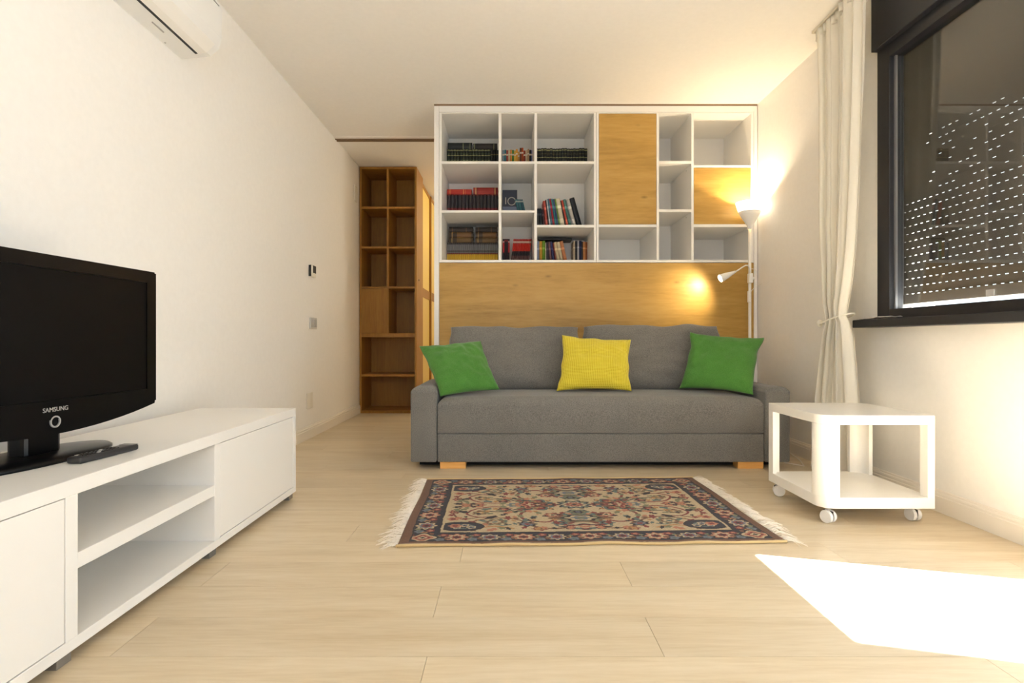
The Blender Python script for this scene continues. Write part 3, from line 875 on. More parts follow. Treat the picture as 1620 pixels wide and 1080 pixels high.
# two loose back cushions
for (x0, x1, zt, sd_) in ((-.418, .518, .882, 1.3), (.548, 1.532, .892, 4.1)):
    o = obj('back_cushion', pillow_bm([(x0, 3.93, .425), (x1, 3.93, .425), (x1 - .004, 4.06, zt - .004), (x0 + .002, 4.06, zt)], .088, .012, .36, 5, 44, .013, sd_, 5, .022), M['sofa'], sofa)
def scatter(name, label, mat, corners, thick, seed, pinch=.085, wr=.010):
    c = sum((Vector(k) for k in corners), Vector()) / 4
    lo = min(k[2] for k in corners)
    t = thing(name, label, 'pillow', (c.x, c.y, lo), 'scatter pillows on the sofa')
    cov = obj('cover', pillow_bm(corners, thick, pinch, .46, 2, 44, wr, seed, 7, .010), mat, t)
    bl, br, tr, tl = [Vector(k) for k in corners]
    return t
scatter('throw_pillow', 'green square pillow slumped over the left armrest of the sofa', M['green'],
        [(-.415, 3.43, .440), (-.050, 3.60, .468), (-.180, 3.80, .784), (-.588, 3.68, .745)], .070, 2.2)
scatter('throw_pillow', 'yellow waffle textured pillow in the middle of the sofa', M['yellow'],
        [(.318, 3.66, .452), (.818, 3.66, .452), (.842, 3.80, .790), (.372, 3.82, .822)], .068, 5.7, .09)
scatter('throw_pillow', 'green square pillow leaning by the right armrest of the sofa', M['green'],
        [(1.150, 3.74, .462), (1.530, 3.47, .446), (1.700, 3.70, .804), (1.255, 3.82, .840)], .070, 8.4)

# ------------------------------------------------------------------ floor lamp with reading arm
LX, LY = 1.866, 4.295
lamp = thing('floor_lamp', 'white floor lamp with lit uplight bowl and small reading arm', 'lamp', (LX, LY, 0))
obj('base', lathe([(.115, 0), (.115, .012), (.10, .022), (.03, .034), (.013, .05)], (LX, LY, 0), 'Z', 32), M['whitegloss'], lamp, True)
obj('pole', lathe([(.0105, .03), (.0105, 1.66)], (LX, LY, 0), 'Z', 16), M['whitegloss'], lamp, True)
def shell(prof, c, seg=40, th=.003):
    p = list(prof) + [(max(r - th, .001), h + (.001 if k else 0)) for k, (r, h) in reversed(list(enumerate(prof)))]
    bm = bmesh.new(); rings = []
    for r, h in p:
        rings.append([bm.verts.new((c[0] + r * math.cos(2 * math.pi * k / seg), c[1] + r * math.sin(2 * math.pi * k / seg), c[2] + h)) for k in range(seg)])
    for i in range(len(rings) - 1):
        for k in range(seg):
            bm.faces.new((rings[i][k], rings[i][(k + 1) % seg], rings[i + 1][(k + 1) % seg], rings[i + 1][k]))
    bmesh.ops.recalc_face_normals(bm, faces=bm.faces)
    return bm
obj('bowl_shade', shell([(.016, 1.640), (.020, 1.665), (.040, 1.70), (.068, 1.745), (.082, 1.775)], (LX, LY, 0)), M['whitegloss'], lamp, True)
def lit_rim():
    m, nt, b = new_mat('translucent_rim')
    b.inputs['Base Color'].default_value = (1, .95, .85, 1)
    b.inputs['Roughness'].default_value = .5
    b.inputs['Emission Color'].default_value = (1.0, .86, .62, 1)
    b.inputs['Emission Strength'].default_value = 3.0
    return m
obj('lit_rim', shell([(.082, 1.775), (.094, 1.812), (.103, 1.846)], (LX, LY, 0)), lit_rim(), lamp, True)
bl_ = obj('bulb', lathe([(.006, 1.668), (.013, 1.672), (.014, 1.70), (.022, 1.725), (.022, 1.742), (.014, 1.755), (.004, 1.760)], (LX, LY, 0), 'Z', 20), emit('bulb_glow', (255, 214, 150), 25.0), lamp, True)
lp = add_light('uplight', 'POINT', (LX, LY, 1.86), (0, 0, 0), 15.0, (1.0, .84, .58), shadow_soft_size=.018)
lp.parent = lamp; lp.location = (0, 0, 1.790)
# arm
gx = [(1184, 421.5), (1179, 420.5), (1172, 423), (1164, 428), (1157, 431.5)]
apts = []
ya = 4.275
for k, (px, py) in enumerate(((1185.5, 433), (1184.2, 424), (1181, 420.5), (1176, 420.8), (1169, 424.5), (1162, 429), (1157, 431.5))):
    apts.append(((px - 803) * ya / 882, ya - .013 * k, CAM_H + (538 - py) * ya / 882))
obj('gooseneck', tube(apts, .0052, 10), M['whitegloss'], lamp, True)
head0 = Vector(apts[-1]); hd = Vector((-.118, -.006, -.053)); hdn = hd.normalized()
hpts = [head0, head0 + hd * .15, head0 + hd * .55, head0 + hd * .95, head0 + hd]
hs = obj('reading_shade', tube(hpts, [.008, .011, .023, .031, .031], 20, False), M['whitegloss'], lamp, True)
sm = hs.modifiers.new('Solidify', 'SOLIDIFY'); sm.thickness = .0025; sm.offset = -1
obj('reading_bulb', tube([head0 + hd * .80, head0 + hd * .94], [.020, .022], 16), emit('reading_glow', (255, 238, 214), 14.0), hs)
SPOT_TGT = Vector((1.47, UY, 1.205))
mouth = head0 + hd * 1.03
rl = add_light('reading_light', 'SPOT', mouth, (0, 0, 0), 11.0, (1.0, .82, .52), spot_size=R(110), spot_blend=1.0, shadow_soft_size=.015)
rl.rotation_euler = (-(Vector((1.42, UY, 1.14)) - mouth)).to_track_quat('Z', 'Y').to_euler()
rl.parent = lamp; rl.location = mouth - Vector((LX, LY, 0))
obj('clamp', bx(LX - .016, LX + .014, LY - .030, LY + .012, 1.225, 1.300, r=.006), M['whitegloss'], lamp)
obj('knob', lathe([(.010, 0), (.012, .006), (.010, .018)], (LX + .014, LY - .01, 1.262), 'X', 14), M['whitegloss'], lamp, True)
obj('switch', bx(LX - .026, LX - .004, LY - .040, LY - .010, 1.075, 1.165, r=.006), M['whitegloss'], lamp)
obj('cord', tube([(LX + .008, LY - .012, 1.335), (LX + .035, LY - .01, 1.332), (LX + .07, LY + .03, 1.325)], .002, 6), M['cord'], lamp)
obj('cord', tube([(LX + .004, LY - .014, 1.16), (LX + .04, LY, 1.20), (LX + .085, LY + .03, 1.218), (LX + .110, LY + .04, 1.225)], .002, 6), M['cord'], lamp)
obj('cord', tube([(LX + .05, LY - .02, .02), (1.80, 4.15, .006), (1.76, 3.85, .006), (1.775, 3.55, .006), (1.84, 3.46, .006), (1.90, 3.62, .006), (1.955, 3.85, .006)], .0035, 6), M['cord'], lamp)

# ------------------------------------------------------------------ side table on castors
TX0, TX1, TY0, TY1 = 1.330, 1.809, 2.360, 2.840
tb = thing('side_table', 'white two tier side table on castors by the right wall', 'table', ((TX0 + TX1) / 2, (TY0 + TY1) / 2, 0))
RC = .065
def plate_outline(inset=0.0, rc=RC):
    x0, x1, y0, y1 = TX0 + inset, TX1 - inset, TY0 + inset, TY1 - inset
    r = rc - inset
    pts = []
    for k in range(11):                         # rounded front left corner
        t = math.pi + (math.pi / 2) * k / 10
        pts.append((x0 + r + r * math.cos(t), y0 + r + r * math.sin(t)))
    pts += [(x1, y0)]
    for k in range(11):                         # rounded back right corner
        t = (math.pi / 2) * k / 10
        pts.append((x1 - r + r * math.cos(t), y1 - r + r * math.sin(t)))
    pts += [(x0, y1)]
    return pts
def plate(z0, z1):
    bm = extrude_profile(plate_outline(), z0, z1, 'XY')
    es = [e for e in bm.edges if abs(e.verts[0].co.z - e.verts[1].co.z) < 1e-6]
    bmesh.ops.bevel(bm, geom=es, offset=.0015, segments=1, affect='EDGES')
    return bm
shade_auto(obj('tabletop', plate(.428, .468), M['whitegloss'], tb), 30)
shade_auto(obj('lower_shelf', plate(.072, .119), M['whitegloss'], tb), 30)
def curved_leg(flip):
    th, arm = .018, .012
    o_, i_ = [], []
    c = (TX0 + RC, TY0 + RC) if not flip else (TX1 - RC, TY1 - RC)
    base = math.pi if not flip else 0
    for k in range(11):
        t = base + math.pi / 2 * k / 10
        o_.append((c[0] + RC * math.cos(t), c[1] + RC * math.sin(t)))
        i_.append((c[0] + (RC - th) * math.cos(t), c[1] + (RC - th) * math.sin(t)))
    s = 1 if not flip else -1
    poly = [(o_[0][0], o_[0][1] + s * arm)] + o_ + [(o_[-1][0] + s * arm, o_[-1][1]), (i_[-1][0] + s * arm, i_[-1][1])] + i_[::-1] + [(i_[0][0], i_[0][1] + s * arm)]
    return extrude_profile(poly, .119, .428, 'XY')
shade_auto(obj('leg', curved_leg(False), M['whitegloss'], tb), 30)
shade_auto(obj('leg', curved_leg(True), M['whitegloss'], tb), 30)
def ell(x, y, sx_, sy_):
    th, a = .018, .046
    poly = [(x, y), (x + sx_ * a, y), (x + sx_ * a, y + sy_ * th), (x + sx_ * th, y + sy_ * th), (x + sx_ * th, y + sy_ * a), (x, y + sy_ * a)]
    return extrude_profile(poly, .119, .428, 'XY')
obj('leg', ell(TX0, TY1, 1, -1), M['whitegloss'], tb)
obj('leg', bx(TX1 - .030, TX1, TY0, TY0 + .045, .119, .428), M['whitegloss'], tb)
for (cx, cy, a) in ((TX0 + .050, TY0 + .045, 25), (TX1 - .040, TY0 + .075, 10), (TX0 + .035, TY1 - .02, 70), (TX1 - .05, TY1 - .05, -40)):
    ct = bpy.data.objects.new('castor', None)
    ct = obj('castor', lathe([(.010, .048), (.010, .072)], (cx, cy, 0), 'Z', 12), M['tyre'], tb)
    ca, sa = math.cos(R(a)), math.sin(R(a))
    for s in (-1, 1):
        bm = lathe([(.006, -.008), (.026, -.008), (.028, -.004), (.028, .004), (.026, .008), (.006, .008)], (0, 0, 0), 'X', 20)
        bmesh.ops.translate(bm, verts=bm.verts, vec=(s * .012, 0, .028))
        bmesh.ops.rotate(bm, verts=bm.verts, cent=(0, 0, 0), matrix=Matrix.Rotation(R(a), 3, 'Z'))
        bmesh.ops.translate(bm, verts=bm.verts, vec=(cx - sa * -.008, cy, 0))
        shade_auto(obj('wheel', bm, M['wheelwhite'], ct), 30)
    bm = bx(-.004, .004, -.022, .022, .022, .052, r=.002)
    bmesh.ops.rotate(bm, verts=bm.verts, cent=(0, 0, 0), matrix=Matrix.Rotation(R(a), 3, 'Z'))
    bmesh.ops.translate(bm, verts=bm.verts, vec=(cx - sa * -.008, cy, 0))
    obj('fork', bm, M['blackmatte'], ct)

# ------------------------------------------------------------------ TV bench
bench = thing('tv_bench', 'long low white TV bench with two doors and open middle shelf', 'tv bench', (-1.295, 1.69, 0))
BX0, BX1, BY0, BY1 = -1.535, -1.057, .60, 2.784
bz0, bz1 = .032, .448
def bb(name, x0, x1, y0, y1, z0, z1, r=.0012, mat='white'): return obj(name, bx(x0, x1, y0, y1, z0, z1, r=r, seg=1), M[mat], bench)
bb('top_board', BX0, BX1, BY0, BY1, .409, bz1)
bb('bottom_board', BX0, BX1, BY0, BY1, bz0, .0607)
bb('side_panel', BX0, BX1, BY1 - .034, BY1, .0607, .409); bb('side_panel', BX0, BX1, BY0, BY0 + .034, .0607, .409)
bb('divider', BX0, BX1, 2.013, 2.051, .0607, .409); bb('divider', BX0, BX1, 1.334, 1.372, .0607, .409)
bb('shelf', BX0, BX1 - .001, 1.372, 2.013, .224, .263)
bb('back_panel', BX0 - .004, BX0 + .004, BY0, BY1, bz0, .440)
bb('door', BX1 - .019, BX1 - .001, 2.053, BY1 - .036, .0632, .4065)
bb('door', BX1 - .019, BX1 - .001, BY0 + .036, 1.332, .0632, .4065)
for y0 in (.66, 1.325, 2.005, 2.735):
    for x0 in (BX0 + .03, BX1 - .06):
        bb('foot', x0, x0 + .045, y0, y0 + .045, 0, bz0, .001, 'greyleg')

# ------------------------------------------------------------------ television
TVC = Vector((-1.262, 1.55, 0)); th_ = math.atan2(.08, .997)
tv = bpy.data.objects.new('television', None); tv.location = (TVC.x, TVC.y, bz1); tv.rotation_euler = (0, 0, -th_)
C.objects.link(tv); ROOT[tv] = Vector((0, 0, 0))
tag(tv, 'black flat screen television with silver maker lettering on the white bench', 'television')
# local frame: +y along the screen (away from camera), +x out of the screen, z above the bench top
ty, zt, zb, zbm = .400, .575, .119, .075
def tv_outline(scale=1.0, inset=0.0):
    pts = []
    y1, z1, z0 = ty - inset, zt - inset, zb + inset
    r = .012
    pts += [(-y1, z1), (y1, z1), (y1, z0)]
    for k in range(1, 16):
        t = y1 - 2 * y1 * k / 16
        pts.append((t, z0 - (zb - zbm) * (1 - (t / y1) ** 2)))
    pts += [(-y1, z0)]
    return pts
sy0, sy1, sz0, sz1 = -.352, .352, .172, .535
bm = extrude_profile(tv_outline(), -.045, 0.0, 'YZ')
bmesh.ops.bevel(bm, geom=[e for e in bm.edges if abs(e.verts[0].co.x - e.verts[1].co.x) < 1e-6], offset=.004, segments=2, affect='EDGES')
obj('housing', bm, M['black'], tv)
obj('rear_cover', bx(-.085, -.045, -.30, .30, .15, .50, r=.02), M['blackmatte'], tv)
obj('screen', boxes([(0.0, .0015, sy0, sy1, sz0, sz1)]), M['screen'], tv)
bz = bmesh.new()
for a in ((0, .006, -ty + .006, sy0, .13, zt - .006), (0, .006, sy1, ty - .006, .13, zt - .006), (0, .006, sy0, sy1, sz1, zt - .006), (0, .006, sy0, sy1, .118, sz0)): box(bz, *a)
obj('bezel', bz, M['black'], tv)
cu = text('lettering', 'SAMSUNG', .0175, (.0065, 0, .146), (R(90), 0, R(90)), M['silver'], tv)
bm = bmesh.new(); seg = 32
vs = [[bm.verts.new((.0066, r_ * math.cos(2 * math.pi * k / seg), .112 + r_ * math.sin(2 * math.pi * k / seg))) for k in range(seg)] for r_ in (.0165, .0125)]
for k in range(seg): bm.faces.new((vs[0][k], vs[1][k], vs[1][(k + 1) % seg], vs[0][(k + 1) % seg]))
ex = bmesh.ops.extrude_face_region(bm, geom=bm.faces[:])
bmesh.ops.translate(bm, verts=[v for v in ex['geom'] if isinstance(v, bmesh.types.BMVert)], vec=(-.004, 0, 0))
bmesh.ops.recalc_face_normals(bm, faces=bm.faces)
obj('power_ring', bm, M['silver'], tv)
def ellipse_base():
    prof = [(1.0, 0.0), (1.0, .006), (.96, .012), (.6, .020), (.25, .026), (.0, .027)]
    bm = bmesh.new(); seg = 48; rings = []
    for r_, h in prof:
        rings.append([bm.verts.new((-.085 + .120 * max(r_, .001) * math.cos(2 * math.pi * k / seg), .275 * max(r_, .001) * math.sin(2 * math.pi * k / seg), h + .0005)) for k in range(seg)])
    for i in range(len(rings) - 1):
        for k in range(seg):
            bm.faces.new((rings[i][k], rings[i][(k + 1) % seg], rings[i + 1][(k + 1) % seg], rings[i + 1][k]))
    bm.faces.new(rings[0][::-1]); bmesh.ops.remove_doubles(bm, verts=bm.verts, dist=.0005)
    bmesh.ops.recalc_face_normals(bm, faces=bm.faces)
    return bm
obj('stand_base', ellipse_base(), M['black'], tv, True)
obj('stand_neck', bx(-.085, -.03, -.058, .058, .015, .16, r=.012), M['black'], tv)

# ------------------------------------------------------------------ remote control
rc = bpy.data.objects.new('remote_control', None); rc.location = (-1.172, 1.622, bz1); rc.rotation_euler = (0, 0, -R(6))
C.objects.link(rc); ROOT[rc] = Vector((0, 0, 0))
tag(rc, 'black remote control lying on the bench in front of the television', 'remote control')
shade_auto(obj('body', bx(-.023, .023, -.105, .105, .0005, .019, r=.007, seg=3), M['remote'], rc), 50)
for j in range(8):
    for i in range(3):
        obj('button', bx(-.016 + i * .0115, -.016 + i * .0115 + .008, -.085 + j * .016, -.085 + j * .016 + .009, .0185, .0208, r=.001), M['acgrey'] if (i + j) % 5 == 0 else M['black'], rc)
obj('highlight_strip', bx(-.022, .022, .076, .100, .0188, .0196, r=.0002), M['greyleg'], rc)

# ------------------------------------------------------------------ air conditioner
ac = thing('air_conditioner', 'white split air conditioner high on the left wall', 'air conditioner', (XL, 2.33, 2.16))
AY0, AY1 = 1.93, 2.735
prof = [(XL + .001, 2.164), (XL + .09, 2.170), (XL + .145, 2.178), (XL + .185, 2.215), (XL + .198, 2.26), (XL + .2, 2.40), (XL + .185, 2.44), (XL + .15, 2.455), (XL + .001, 2.455)]
o = obj('body', extrude_profile(prof, AY0, AY1), M['ac'], ac)
slot = [(XL + .094, 2.1660), (XL + .106, 2.1685), (XL + .106, 2.176), (XL + .094, 2.176)]
obj('air_slot', extrude_profile(slot, AY0 + .05, AY1 - .045), M['blackmatte'], ac)
flap = [(XL + .108, 2.1665), (XL + .147, 2.1725), (XL + .189, 2.2125), (XL + .1855, 2.2155), (XL + .145, 2.180), (XL + .108, 2.175)]
obj('flap', extrude_profile(flap, AY0 + .05, AY1 - .045), M['whitegloss'], ac)
obj('mark', bx(XL + .055, XL + .060, 2.42, 2.50, 2.1640, 2.1680), M['acgrey'], ac)
obj('screw_cap', lathe([(.004, -.001), (.004, .003)], (XL + .012, 2.585, 2.1645), 'Z', 10), M['acgrey'], ac)
obj('panel_seam', bx(XL + .1985, XL + .2012, AY0 + .03, AY1 - .03, 2.405, 2.409), M['acgrey'], ac)

# ------------------------------------------------------------------ wall fittings on the left wall
th = thing('thermostat', 'small white thermostat with black display on the left wall', 'thermostat', (XL, 4.53, 1.30))
obj('body', bx(XL + .0005, XL + .024, 4.485, 4.590, 1.298, 1.396, r=.004), M['plate2'], th)
obj('display', bx(XL + .0235, XL + .0255, 4.515, 4.586, 1.332, 1.392, r=.001), M['blackmatte'], th)
obj('side_cover', bx(XL + .001, XL + .020, 4.482, 4.486, 1.302, 1.392), M['blackmatte'], th)
sw = thing('light_switch', 'silver grey double light switch below the thermostat', 'light switch', (XL, 4.56, .88))
obj('plate', bx(XL + .0005, XL + .010, 4.495, 4.650, .878, .970, r=.002), M['plate'], sw)
for y0 in (4.512, 4.578):
    obj('rocker', bx(XL + .0095, XL + .014, y0, y0 + .058, .892, .956, r=.002), M['rocker'], sw)
so = thing('wall_outlet', 'white cover plate low on the left wall above the baseboard', 'outlet', (XL, 4.5, .24))
obj('plate', bx(XL + .0005, XL + .005, 4.44, 4.565, .235, .362, r=.0015), M['plate2'], so)
vp = thing('wall_vent', 'small white vent plate high on the hall wall beside the bookcase', 'vent', (XL, 5.85, 2.24))
obj('plate', bx(XL + .0005, XL + .012, 5.80, 5.90, 2.24, 2.40, r=.002), M['plate2'], vp)

# ------------------------------------------------------------------ curtain on a ceiling rail
CX = 1.856
cr = thing('curtain_rail', 'white curtain rail fixed to the ceiling along the window', 'curtain rail', (CX, 2.1, H))
obj('rail', boxes([(CX - .012, CX - .004, .80, 3.37, H - .016, H - .0005), (CX + .004, CX + .012, .80, 3.37, H - .016, H - .0005), (CX - .004, CX + .004, .80, 3.37, H - .006, H - .0005)]), M['rail'], cr)
obj('end_cap', bx(CX - .014, CX + .014, 3.37, 3.378, H - .018, H - .0005), M['rail'], cr)
cu_ = thing('curtain', 'white curtain tied back beside the window', 'curtain', (CX, 3.1, 0))
def lerp_tab(z, tab):
    for (z0, a0), (z1, a1) in zip(tab[:-1], tab[1:]):
        if z <= z1:
            t = (z - z0) / (z1 - z0)
            return a0 + (a1 - a0) * t
    return tab[-1][1]
far_tab = [(0.01, 3.425), (.45, 3.375), (.80, 3.285), (.905, 3.245), (1.0, 3.275), (1.45, 3.325), (2.2, 3.33), (2.63, 3.355)]
near_tab = [(0.01, 2.885), (.45, 2.93), (.80, 2.975), (.905, 3.012), (.96, 2.998), (1.1, 2.955), (1.3, 2.915), (1.6, 2.882), (2.2, 2.850), (2.63, 2.838)]
amp_tab = [(0.01, .030), (.5, .028), (.8, .030), (.905, .022), (1.0, .028), (1.6, .026), (2.4, .022), (2.63, .020)]
def curtain_mesh():
    bm = bmesh.new(); nu, nz = 220, 90
    fr = random.Random(11)
    ph = [fr.uniform(-.35, .35) for _ in range(14)]
    V = []
    for j in range(nz + 1):
        z = .012 + (2.632 - .012) * j / nz
        row = []
        yf, yn, am = lerp_tab(z, far_tab), lerp_tab(z, near_tab), lerp_tab(z, amp_tab)
        for i in range(nu + 1):
            u = i / nu
            nf = 5.5
            w = math.sin(2 * math.pi * nf * u + .9 * math.sin(5.1 * u + z * .5) + .25 * z)
            w2 = .30 * math.sin(2 * math.pi * nf * 2.3 * u + 2.0 + z * .4)
            n_ = noise.noise(Vector((u * 6, z * .9, 2.0)))
            x = CX + am * (w + w2 * .7) * (.8 + .5 * n_) + .012 * n_
            # a second, front layer: the near third of the cloth folds over the rest
            y = yf + (yn - yf) * (u + .018 * math.sin(2 * math.pi * nf * u * 2))
            if u > .52:
                x -= .035 * min(1, (u - .52) / .08) * (1 if z > .9 else .7)
            row.append(bm.verts.new((x, y, z)))
        V.append(row)
    for j in range(nz):
        for i in range(nu):
            f = bm.faces.new((V[j][i], V[j][i + 1], V[j + 1][i + 1], V[j + 1][i])); f.smooth = True
    return bm
cf = obj('fabric', curtain_mesh(), M['curtain'], cu_)
sm = cf.modifiers.new('Solidify', 'SOLIDIFY'); sm.thickness = .0012
# gathered heading tape and the pleats above it
bm = bmesh.new(); rowb, rowt = [], []
nu = 160
for i in range(nu + 1):
    u = i / nu
    y = 3.358 - (3.358 - 2.842) * u
    x = CX + .016 * math.sin(2 * math.pi * 13 * u) - (.03 if u > .55 else 0) * min(1, (u - .55) / .05 if u > .55 else 0)
    rowb.append(bm.verts.new((x, y, 2.585))); rowt.append(bm.verts.new((x + .004 * math.sin(50 * u), y, 2.632 + .004 * math.sin(2 * math.pi * 13 * u))))
for i in range(nu):
    f = bm.faces.new((rowb[i], rowb[i + 1], rowt[i + 1], rowt[i])); f.smooth = True
hd_ = obj('heading', bm, M['curtain'], cu_); sm = hd_.modifiers.new('Solidify', 'SOLIDIFY'); sm.thickness = .003
for k in range(9):
    y = 3.345 - k * .058
    obj('glider', bx(CX - .003, CX + .003, y - .004, y + .004, 2.622, 2.6415), M['rail'], cu_)
# tie-back
tpts = []
for k in range(25):
    t = 2 * math.pi * k / 24
    tpts.append((CX - .008 + .062 * math.cos(t), 3.13 + .125 * math.sin(t), .905 + .010 * math.cos(t + .5) - .02 * math.sin(t)))
obj('tieback', tube(tpts, .0045, 8, False), M['curtain'], cu_)
obj('tieback_knot', lathe([(.002, -.022), (.014, -.014), (.018, 0), (.013, .014), (.002, .02)], (CX - .03, 3.262, .885), 'Z', 12), M['curtain'], cu_, True)

# ------------------------------------------------------------------ crumpled paper on the sill
pp = thing('folded_paper', 'flat grey white folded paper lying on the dark window sill', 'paper', (1.92, 2.9, .895))
bm = bmesh.new(); n = 14; V = []
for j in range(n + 1):
    row = []
    for i in range(n + 1):
        u, v = i / n, j / n
        row.append(bm.verts.new((1.895 + .06 * u + .01 * noise.noise(Vector((u * 2, v * 2, 1))), 2.76 + .27 * v, .8965 + .009 * abs(noise.noise(Vector((u * 3, v * 4, 7)))) + .006 * (1 - v))))
    V.append(row)
for j in range(n):
    for i in range(n): bm.faces.new((V[j][i], V[j][i + 1], V[j + 1][i + 1], V[j + 1][i]))
o = obj('sheet', bm, M['paper'], pp, True); sm = o.modifiers.new('Solidify', 'SOLIDIFY'); sm.thickness = .0015; sm.offset = 1

# ------------------------------------------------------------------ the rug
RUG_C = Vector((.315, 2.640, 0)); RUG_A = R(1.6); RW, RH = 1.505, 1.01
rug = bpy.data.objects.new('rug', None); rug.location = RUG_C; rug.rotation_euler = (0, 0, RUG_A)
C.objects.link(rug); ROOT[rug] = Vector((0, 0, 0))
tag(rug, 'oriental patterned rug with dark border and cream fringes in front of the sofa', 'rug')

def rug_colours(X, Y):
    """paint the knotted pattern on the pile: X, Y in metres from the rug's centre"""
    rng = np.random.default_rng(5)
    hx, hy = RW / 2, RH / 2
    def sm_noise(f, seed):
        r = np.random.default_rng(seed)
        out = np.zeros_like(X)
        for _ in range(7):
            a, b, p = r.uniform(-f, f), r.uniform(-f, f), r.uniform(0, 6.28)
            out += np.sin(a * X + b * Y + p)
        return out / 7
    wx = X + .004 * sm_noise(60, 1) + .0015 * sm_noise(220, 3); wy = Y + .004 * sm_noise(60, 2) + .0015 * sm_noise(220, 4)
    u, v = np.abs(wx), np.abs(wy)
    col = np.zeros(X.shape + (3,))
    CREAM, NAVY, DK, RED, SAL, BRN, TEAL, GRN, BLU, OCH = [np.array(c, float) for c in
        ((198, 173, 130), (36, 30, 46), (38, 24, 26), (136, 42, 34), (192, 118, 82), (124, 78, 46), (84, 104, 100), (122, 122, 84), (104, 112, 124), (186, 130, 66))]
    def put(mask, c, a=1.0):
        col[mask] = col[mask] * (1 - a) + c * a
    col[:] = CREAM
    def ell(cx, cy, rx, ry, rot=0.0):
        c, s = math.cos(rot), math.sin(rot)
        dx, dy = u - cx, v - cy
        a, b = (dx * c + dy * s) / rx, (-dx * s + dy * c) / ry
        return np.sqrt(a * a + b * b), np.arctan2(b, a)
    def flower(cx, cy, r, cols, lobes=8, asp=1.0, rot=0.0):
        d, t = ell(cx, cy, r, r * asp, rot)
        d = d / (1 + .16 * np.cos(lobes * t))
        n = len(cols)
        for k, c in enumerate(cols):
            put(d < 1 - k / n, c)
    def stroke(pts, w, c):
        P = []
        for i in range(len(pts) - 1):
            p0 = pts[max(i - 1, 0)]; p1 = pts[i]; p2 = pts[i + 1]; p3 = pts[min(i + 2, len(pts) - 1)]
            for k in range(9):
                t = k / 9
                P.append(tuple(.5 * (2 * p1[q] + (p2[q] - p0[q]) * t + (2 * p0[q] - 5 * p1[q] + 4 * p2[q] - p3[q]) * t * t + (-p0[q] + 3 * p1[q] - 3 * p2[q] + p3[q]) * t ** 3) for q in (0, 1)))
        for a, b in zip(P[:-1], P[1:]):
            ax, ay = a; dx, dy = b[0] - a[0], b[1] - a[1]
            L = dx * dx + dy * dy + 1e-12
            lo_u, hi_u, lo_v, hi_v = min(a[0], b[0]) - w, max(a[0], b[0]) + w, min(a[1], b[1]) - w, max(a[1], b[1]) + w
            m = (u > lo_u) & (u < hi_u) & (v > lo_v) & (v < hi_v)
            if not m.any(): continue
            t = np.clip(((u - ax) * dx + (v - ay) * dy) / L, 0, 1)
            put(m & ((u - ax - t * dx) ** 2 + (v - ay - t * dy) ** 2 < w * w), c)
    # ---- field
    fx, fy = hx - .165, hy - .145
    # vines
    stroke([(.02, .30), (.12, .335), (.22, .30), (.27, .22), (.36, .19), (.46, .23), (.52, .31)], .0055, BRN)
    stroke([(.10, .02), (.20, .06), (.26, .14), (.24, .22), (.16, .25), (.10, .21)], .007, RED)
    stroke([(.30, .05), (.38, .03), (.46, .06), (.50, .13), (.44, .18), (.37, .16)], .0055, RED)
    stroke([(.44, .18), (.52, .20), (.56, .12), (.53, .04)], .005, BRN)
    stroke([(.30, .33), (.38, .30), (.46, .33), (.50, .35)], .006, OCH)
    stroke([(.22, .02), (.27, .06), (.33, .10), (.40, .10)], .005, DK)
    stroke([(.02, .22), (.05, .27), (.11, .28)], .006, RED)
    stroke([(.33, .22), (.37, .25), (.35, .29), (.31, .28)], .005, TEAL)
    stroke([(.55, .27), (.50, .26), (.46, .28)], .006, SAL)
    # central medallion and palmettes
    flower(.0, .0, .082, [DK, TEAL, CREAM, RED, SAL, DK], 10, .72)
    flower(.0, .20, .125, [BRN, GRN, DK, CREAM, BLU, GRN], 6, .52)
    flower(.0, .315, .10, [DK, RED, CREAM, SAL], 8, .34)
    flower(.0, .115, .05, [TEAL, GRN, DK, BLU], 6, .7)
    flower(.195, .0, .09, [TEAL, DK, SAL, RED, CREAM, RED], 6, .95)
    flower(.115, .0, .036, [RED, DK, SAL], 8, .8)
    flower(.285, .0, .032, [BLU, TEAL, CREAM], 6, .9)
    flower(.375, .245, .052, [GRN, BRN, CREAM, TEAL], 8, .7, .4)
    flower(.335, .07, .030, [DK, RED, SAL], 6, .8)
    flower(.47, .0, .050, [RED, SAL, DK, CREAM], 8, .6)
    flower(.24, .275, .040, [DK, BLU, RED], 7, .7, -.4)
    flower(.12, .155, .036, [RED, SAL, CREAM, DK], 7, .8)
    flower(.44, .115, .036, [BRN, GRN, OCH, CREAM], 7, .8, .5)
    flower(.10, .265, .034, [TEAL, DK, SAL], 7, .7)
    flower(.19, .335, .034, [RED, OCH, DK], 7, .6)
    flower(.555, .10, .026, [RED, SAL, DK], 6, .9)
    flower(.555, .20, .024, [SAL, RED], 5, .9)
    # scattered buds and leaves
    r = np.random.default_rng(21)
    for _ in range(105):
        cx, cy = r.uniform(.03, fx - .02), r.uniform(.015, fy - .015)
        c = [RED, DK, RED, BRN, OCH, TEAL, GRN, SAL, DK][r.integers(9)]
        rr = r.uniform(.006, .015)
        d, t = ell(cx, cy, rr * r.uniform(1, 2.0), rr, r.uniform(0, 3.1))
        put(d / (1 + .2 * np.cos(5 * t)) < 1, c)
    # corner rounds
    flower(fx - .085, fy - .062, .098, [DK, NAVY, NAVY, TEAL, NAVY, NAVY], 1, .60)
    for dx, dy in ((-.03, .012), (.0, -.012), (.032, .01)):
        flower(fx - .085 + dx, fy - .062 + dy, .019, [CREAM, BLU, DK], 5, .9)
    flower(fx - .045, fy - .07, .026, [SAL, RED], 6, .8)
    # ---- border bands
    inb = (u < fx) & (v < fy)
    band = ~inb
    put(band, NAVY * .9)
